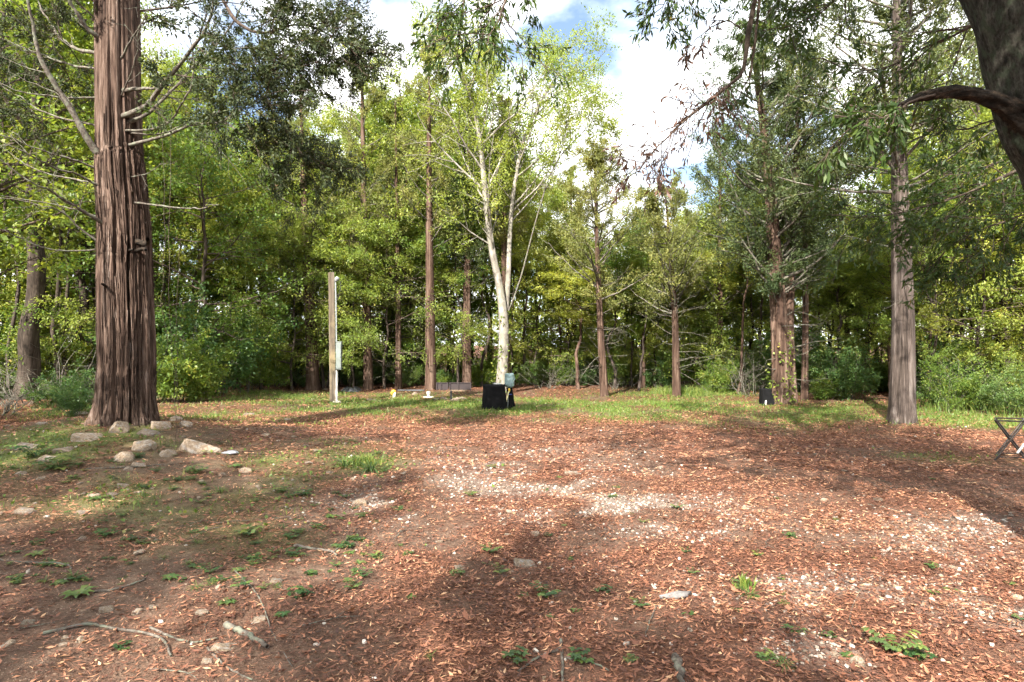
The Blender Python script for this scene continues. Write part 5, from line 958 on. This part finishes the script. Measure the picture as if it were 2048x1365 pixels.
# folding rack and white pipe at the right edge
b = G(1989, 922); D = b[1]; s = D / F
rk = thing('folding_rack', 'black folding metal rack standing at the right edge', 'rack', b)
def rk_(x_, y_, z_): return (x_ * s + y_ * .78, y_, z_ * s)
for yy in (0., .36):
    rod('leg', [rk_(0, yy, 0), rk_(62, yy, 80)], .014, M['blackmetal'], rk); rod('leg', [rk_(1, yy + .03, 80), rk_(63, yy + .03, 0)], .014, M['blackmetal'], rk)
    rod('top_bar', [rk_(1, yy + .015, 80), rk_(120, yy + .015, 77)], .012, M['blackmetal'], rk); rod('bottom_bar', [rk_(7, yy + .015, 7), rk_(118, yy + .015, 5)], .009, M['blackmetal'], rk)
    rod('leg', [rk_(58, yy, 0), rk_(120, yy, 80)], .014, M['blackmetal'], rk); rod('leg', [rk_(59, yy + .03, 80), rk_(121, yy + .03, 0)], .014, M['blackmetal'], rk)
for xx, zz in ((1, 80), (120, 77), (7, 7), (118, 5), (32, 40)): rod('cross_bar', [rk_(xx, 0, zz), rk_(xx, .39, zz)], .010, M['blackmetal'], rk)
rod('mid_bar', [rk_(38, .1, 48), rk_(110, .1, 48)], .007, M['blackmetal'], rk)
tag(rod('white_pipe', [P(2034, 907, D - .12), P(2062, 872, D - .05), P(2085, 843, D + .05)], .017, M['pvc'], None, 6), 'short white pipe leaning through the black rack', 'pipe')

# pipes and clutter at the far side
def base_thing(name, label, cat, px, py): b = G(px, py); return thing(name, label, cat, b), b[1] / F
o, s = base_thing('cleanout_pipe', 'white plastic cleanout pipe with cap beside the cream stone ring', 'pipe', 857, 795)
lathe('pipe', [(.05, -.05), (.05, .09)], M['pvc'], o); lathe('cap', [(0, .20), (.055, .20), (.065, .18), (.065, .10), (.05, .09)], M['pvc'], o); lathe('slab', [(0, .03), (.17, .028), (.2, 0)], M['concrete'], o)
o, s = base_thing('capped_pipe', 'short white pipe wrapped with yellow plastic on the bare strip', 'pipe', 788, 795)
lathe('pipe', [(0, .19), (.05, .19), (.05, -.05)], M['pvc'], o, (0, 0, 0), 20, (.05, .12, 0))
V, Fq = pathtube([(-.07, -.03, .09), (-.06, -.05, .16), (0, -.05, .22), (.06, -.05, .20)], [.03, .045, .05, .02], 10, 8); MB().add(V, Fq).build('yellow_wrap', M['yellow'], o, True)
o, s = base_thing('pipe_stub', 'black upright pipe stub in front of the cream stones', 'pipe', 902, 800)
lathe('pipe', [(0, .30), (.03, .30), (.036, .285), (.036, -.05)], M['rubber'], o, (0, 0, 0), 18, (0, .03, 0)); lathe('collar', [(.036, .27), (.044, .265), (.044, .23), (.036, .225)], M['blackmetal'], o)
for px0, px1, lb in ((873, 896, 'small maroon metal panel lying against the woods, left one'), (899, 942, 'wide maroon metal panel leaning at the wood edge, right one')):
    b = G((px0 + px1) / 2, 781); s = b[1] / F; w = (px1 - px0) * s; h = 16 * s; o = thing('metal_panel', lb, 'panel', b, 0., 'maroon metal panels')
    box('sheet', (w * .97, .012, h * .9), (0, .03, h * .5), M['maroon'], o, .002, (-.12, 0, 0))
    for xx in (-.5, -.1, .5): box('post', (.045, .045, h), (xx * w * .96, 0, h * .5), M['maroon'], o, .004, (-.12, 0, 0))
    box('rail', (w, .02, .03), (0, .02, h * .93), M['maroon'], o, .004, (-.12, 0, 0))
b = G(702, 783); s = b[1] / F; rgT = RNG(5); nx, ny = 40, 16; gx_, gy_ = np.meshgrid(np.linspace(-1, 1, nx), np.linspace(-1, 1, ny)); hh = .16 * np.clip(1 - gx_ ** 4, 0, 1) * np.clip(1 - gy_ ** 2, 0, 1) * (.6 + .8 * n2d(gx_, gy_, 2.5, 7)) + .01
V = np.stack([gx_ * 20 * s, gy_ * .5, hh], -1).reshape(-1, 3); ii = (np.arange(ny - 1) * nx)[:, None] + np.arange(nx - 1)[None]; me = make_mesh('tarp', V, [np.stack([ii, ii + 1, ii + nx + 1, ii + nx], -1).reshape(-1, 4)], M['tarp'], None, True)
tag(link('grey_tarp', me, None, b), 'crumpled dark grey tarp on the ground behind the utility post', 'tarp')
b = G(822, 783); s = b[1] / F; tag(box('plank', (52 * s, .14, .05), b + np.array([0, 0, .04]), M['tarp'], None, .006, (0, .01, .04)), 'long grey plank lying before the dark cedars', 'plank')
b = G(918, 783); s = b[1] / F; tag(box('plank', (34 * s, .2, .07), b + np.array([0, -.1, .02]), M['cutwood'], None, .02, (0, 0, -.03)), 'rough tan timber lying below the maroon panels', 'timber')
# logs at the far left
b = G(66, 790); s = b[1] / F; lg = thing('fallen_log', 'sawn log with pale cut end lying at the far left', 'log', b)
q = np.array([(-2.2, .3, 11 * s), (-1.2, .15, 16 * s), (-.02, 0, 20 * s)]); V, Fq = trunk_mesh(q, [.13, .125, .12], 28, 40, 3, .04, 4, .05, 6, 1., 0.); link('bark', make_mesh('bark', V, [Fq], M['bark_grey'], None, True), lg)
lathe('cut_end', [(0, .003), (.08, .004), (.117, 0)], M['cutwood'], lg, (-.012, 0, 20 * s), 24, (0, math.radians(86), -.1))
q = np.array([(-1.9, .25, 0.), (-.9, .1, 4 * s), (.2, .0, 9 * s)]); V, Fq = trunk_mesh(q, [.11, .11, .10], 20, 30, 4, .05, 4, .06, 6, 1., 0.); lg2 = link('fallen_log', make_mesh('bark2', V, [Fq], M['bark_dark'], None, True), None, b + np.array([0, .1, -.05])); tag(lg2, 'dark rotting log under the sawn log at far left', 'log')
# rusty can on a stand in the shade
b = G(401, 784); s = b[1] / F; o = thing('rusty_stand', 'small rusty metal barrel on legs in the shade of the shrubs', 'barrel', b)
lathe('barrel', [(0, .16), (.085, .16), (.10, .19), (.10, .52), (.13, .53), (.13, .545), (0, .545)], M['rust'], o, (0, 0, 0), 24)
for k in range(3): rod('leg', [(.08 * math.cos(k * 2.1), .08 * math.sin(k * 2.1), .18), (.15 * math.cos(k * 2.1), .15 * math.sin(k * 2.1), 0)], .01, M['blackmetal'], o)
# scraps
def scrap(name, px, py, wpx, seed, mat, label, cat, thick=.012, asp=.45, rot=0.):
    b = G(px, py); s = b[1] / F; rg = RNG(seed); n = 18; a = np.arange(n) * 2 * math.pi / n; r = (1 + .25 * rg.normal(size=n)) * wpx * s * .5
    top = np.stack([np.cos(a) * r, np.sin(a) * r * asp, thick + .02 * rg.random(n)], -1); V = np.vstack([top, top * np.array([1, 1, 0]), [[0, 0, thick + .03]], [[0, 0, 0]]]); i = np.arange(n); j = (i + 1) % n
    mb = MB(); mb.add(V, np.concatenate([np.stack([i, j, np.full(n, 2 * n)], -1), np.stack([j + n, i + n, np.full(n, 2 * n + 1)], -1), np.stack([i, i + n, j + n], -1), np.stack([i, j + n, j], -1)])); o = mb.build(name, mat, None, False, b + np.array([0, 0, .008])); o.rotation_euler = (0, 0, rot); tag(o, label, cat)
scrap('plastic_scrap', 462, 908, 30, 2, M['plastic_scrap'], 'crumpled white plastic scrap below the tan boulder', 'litter', .01, .8); scrap('bark_scrap', 1354, 1197, 44, 3, M['greybark'], 'flat grey bark scrap on the leaves right of centre', 'bark', .012, .6, .3)
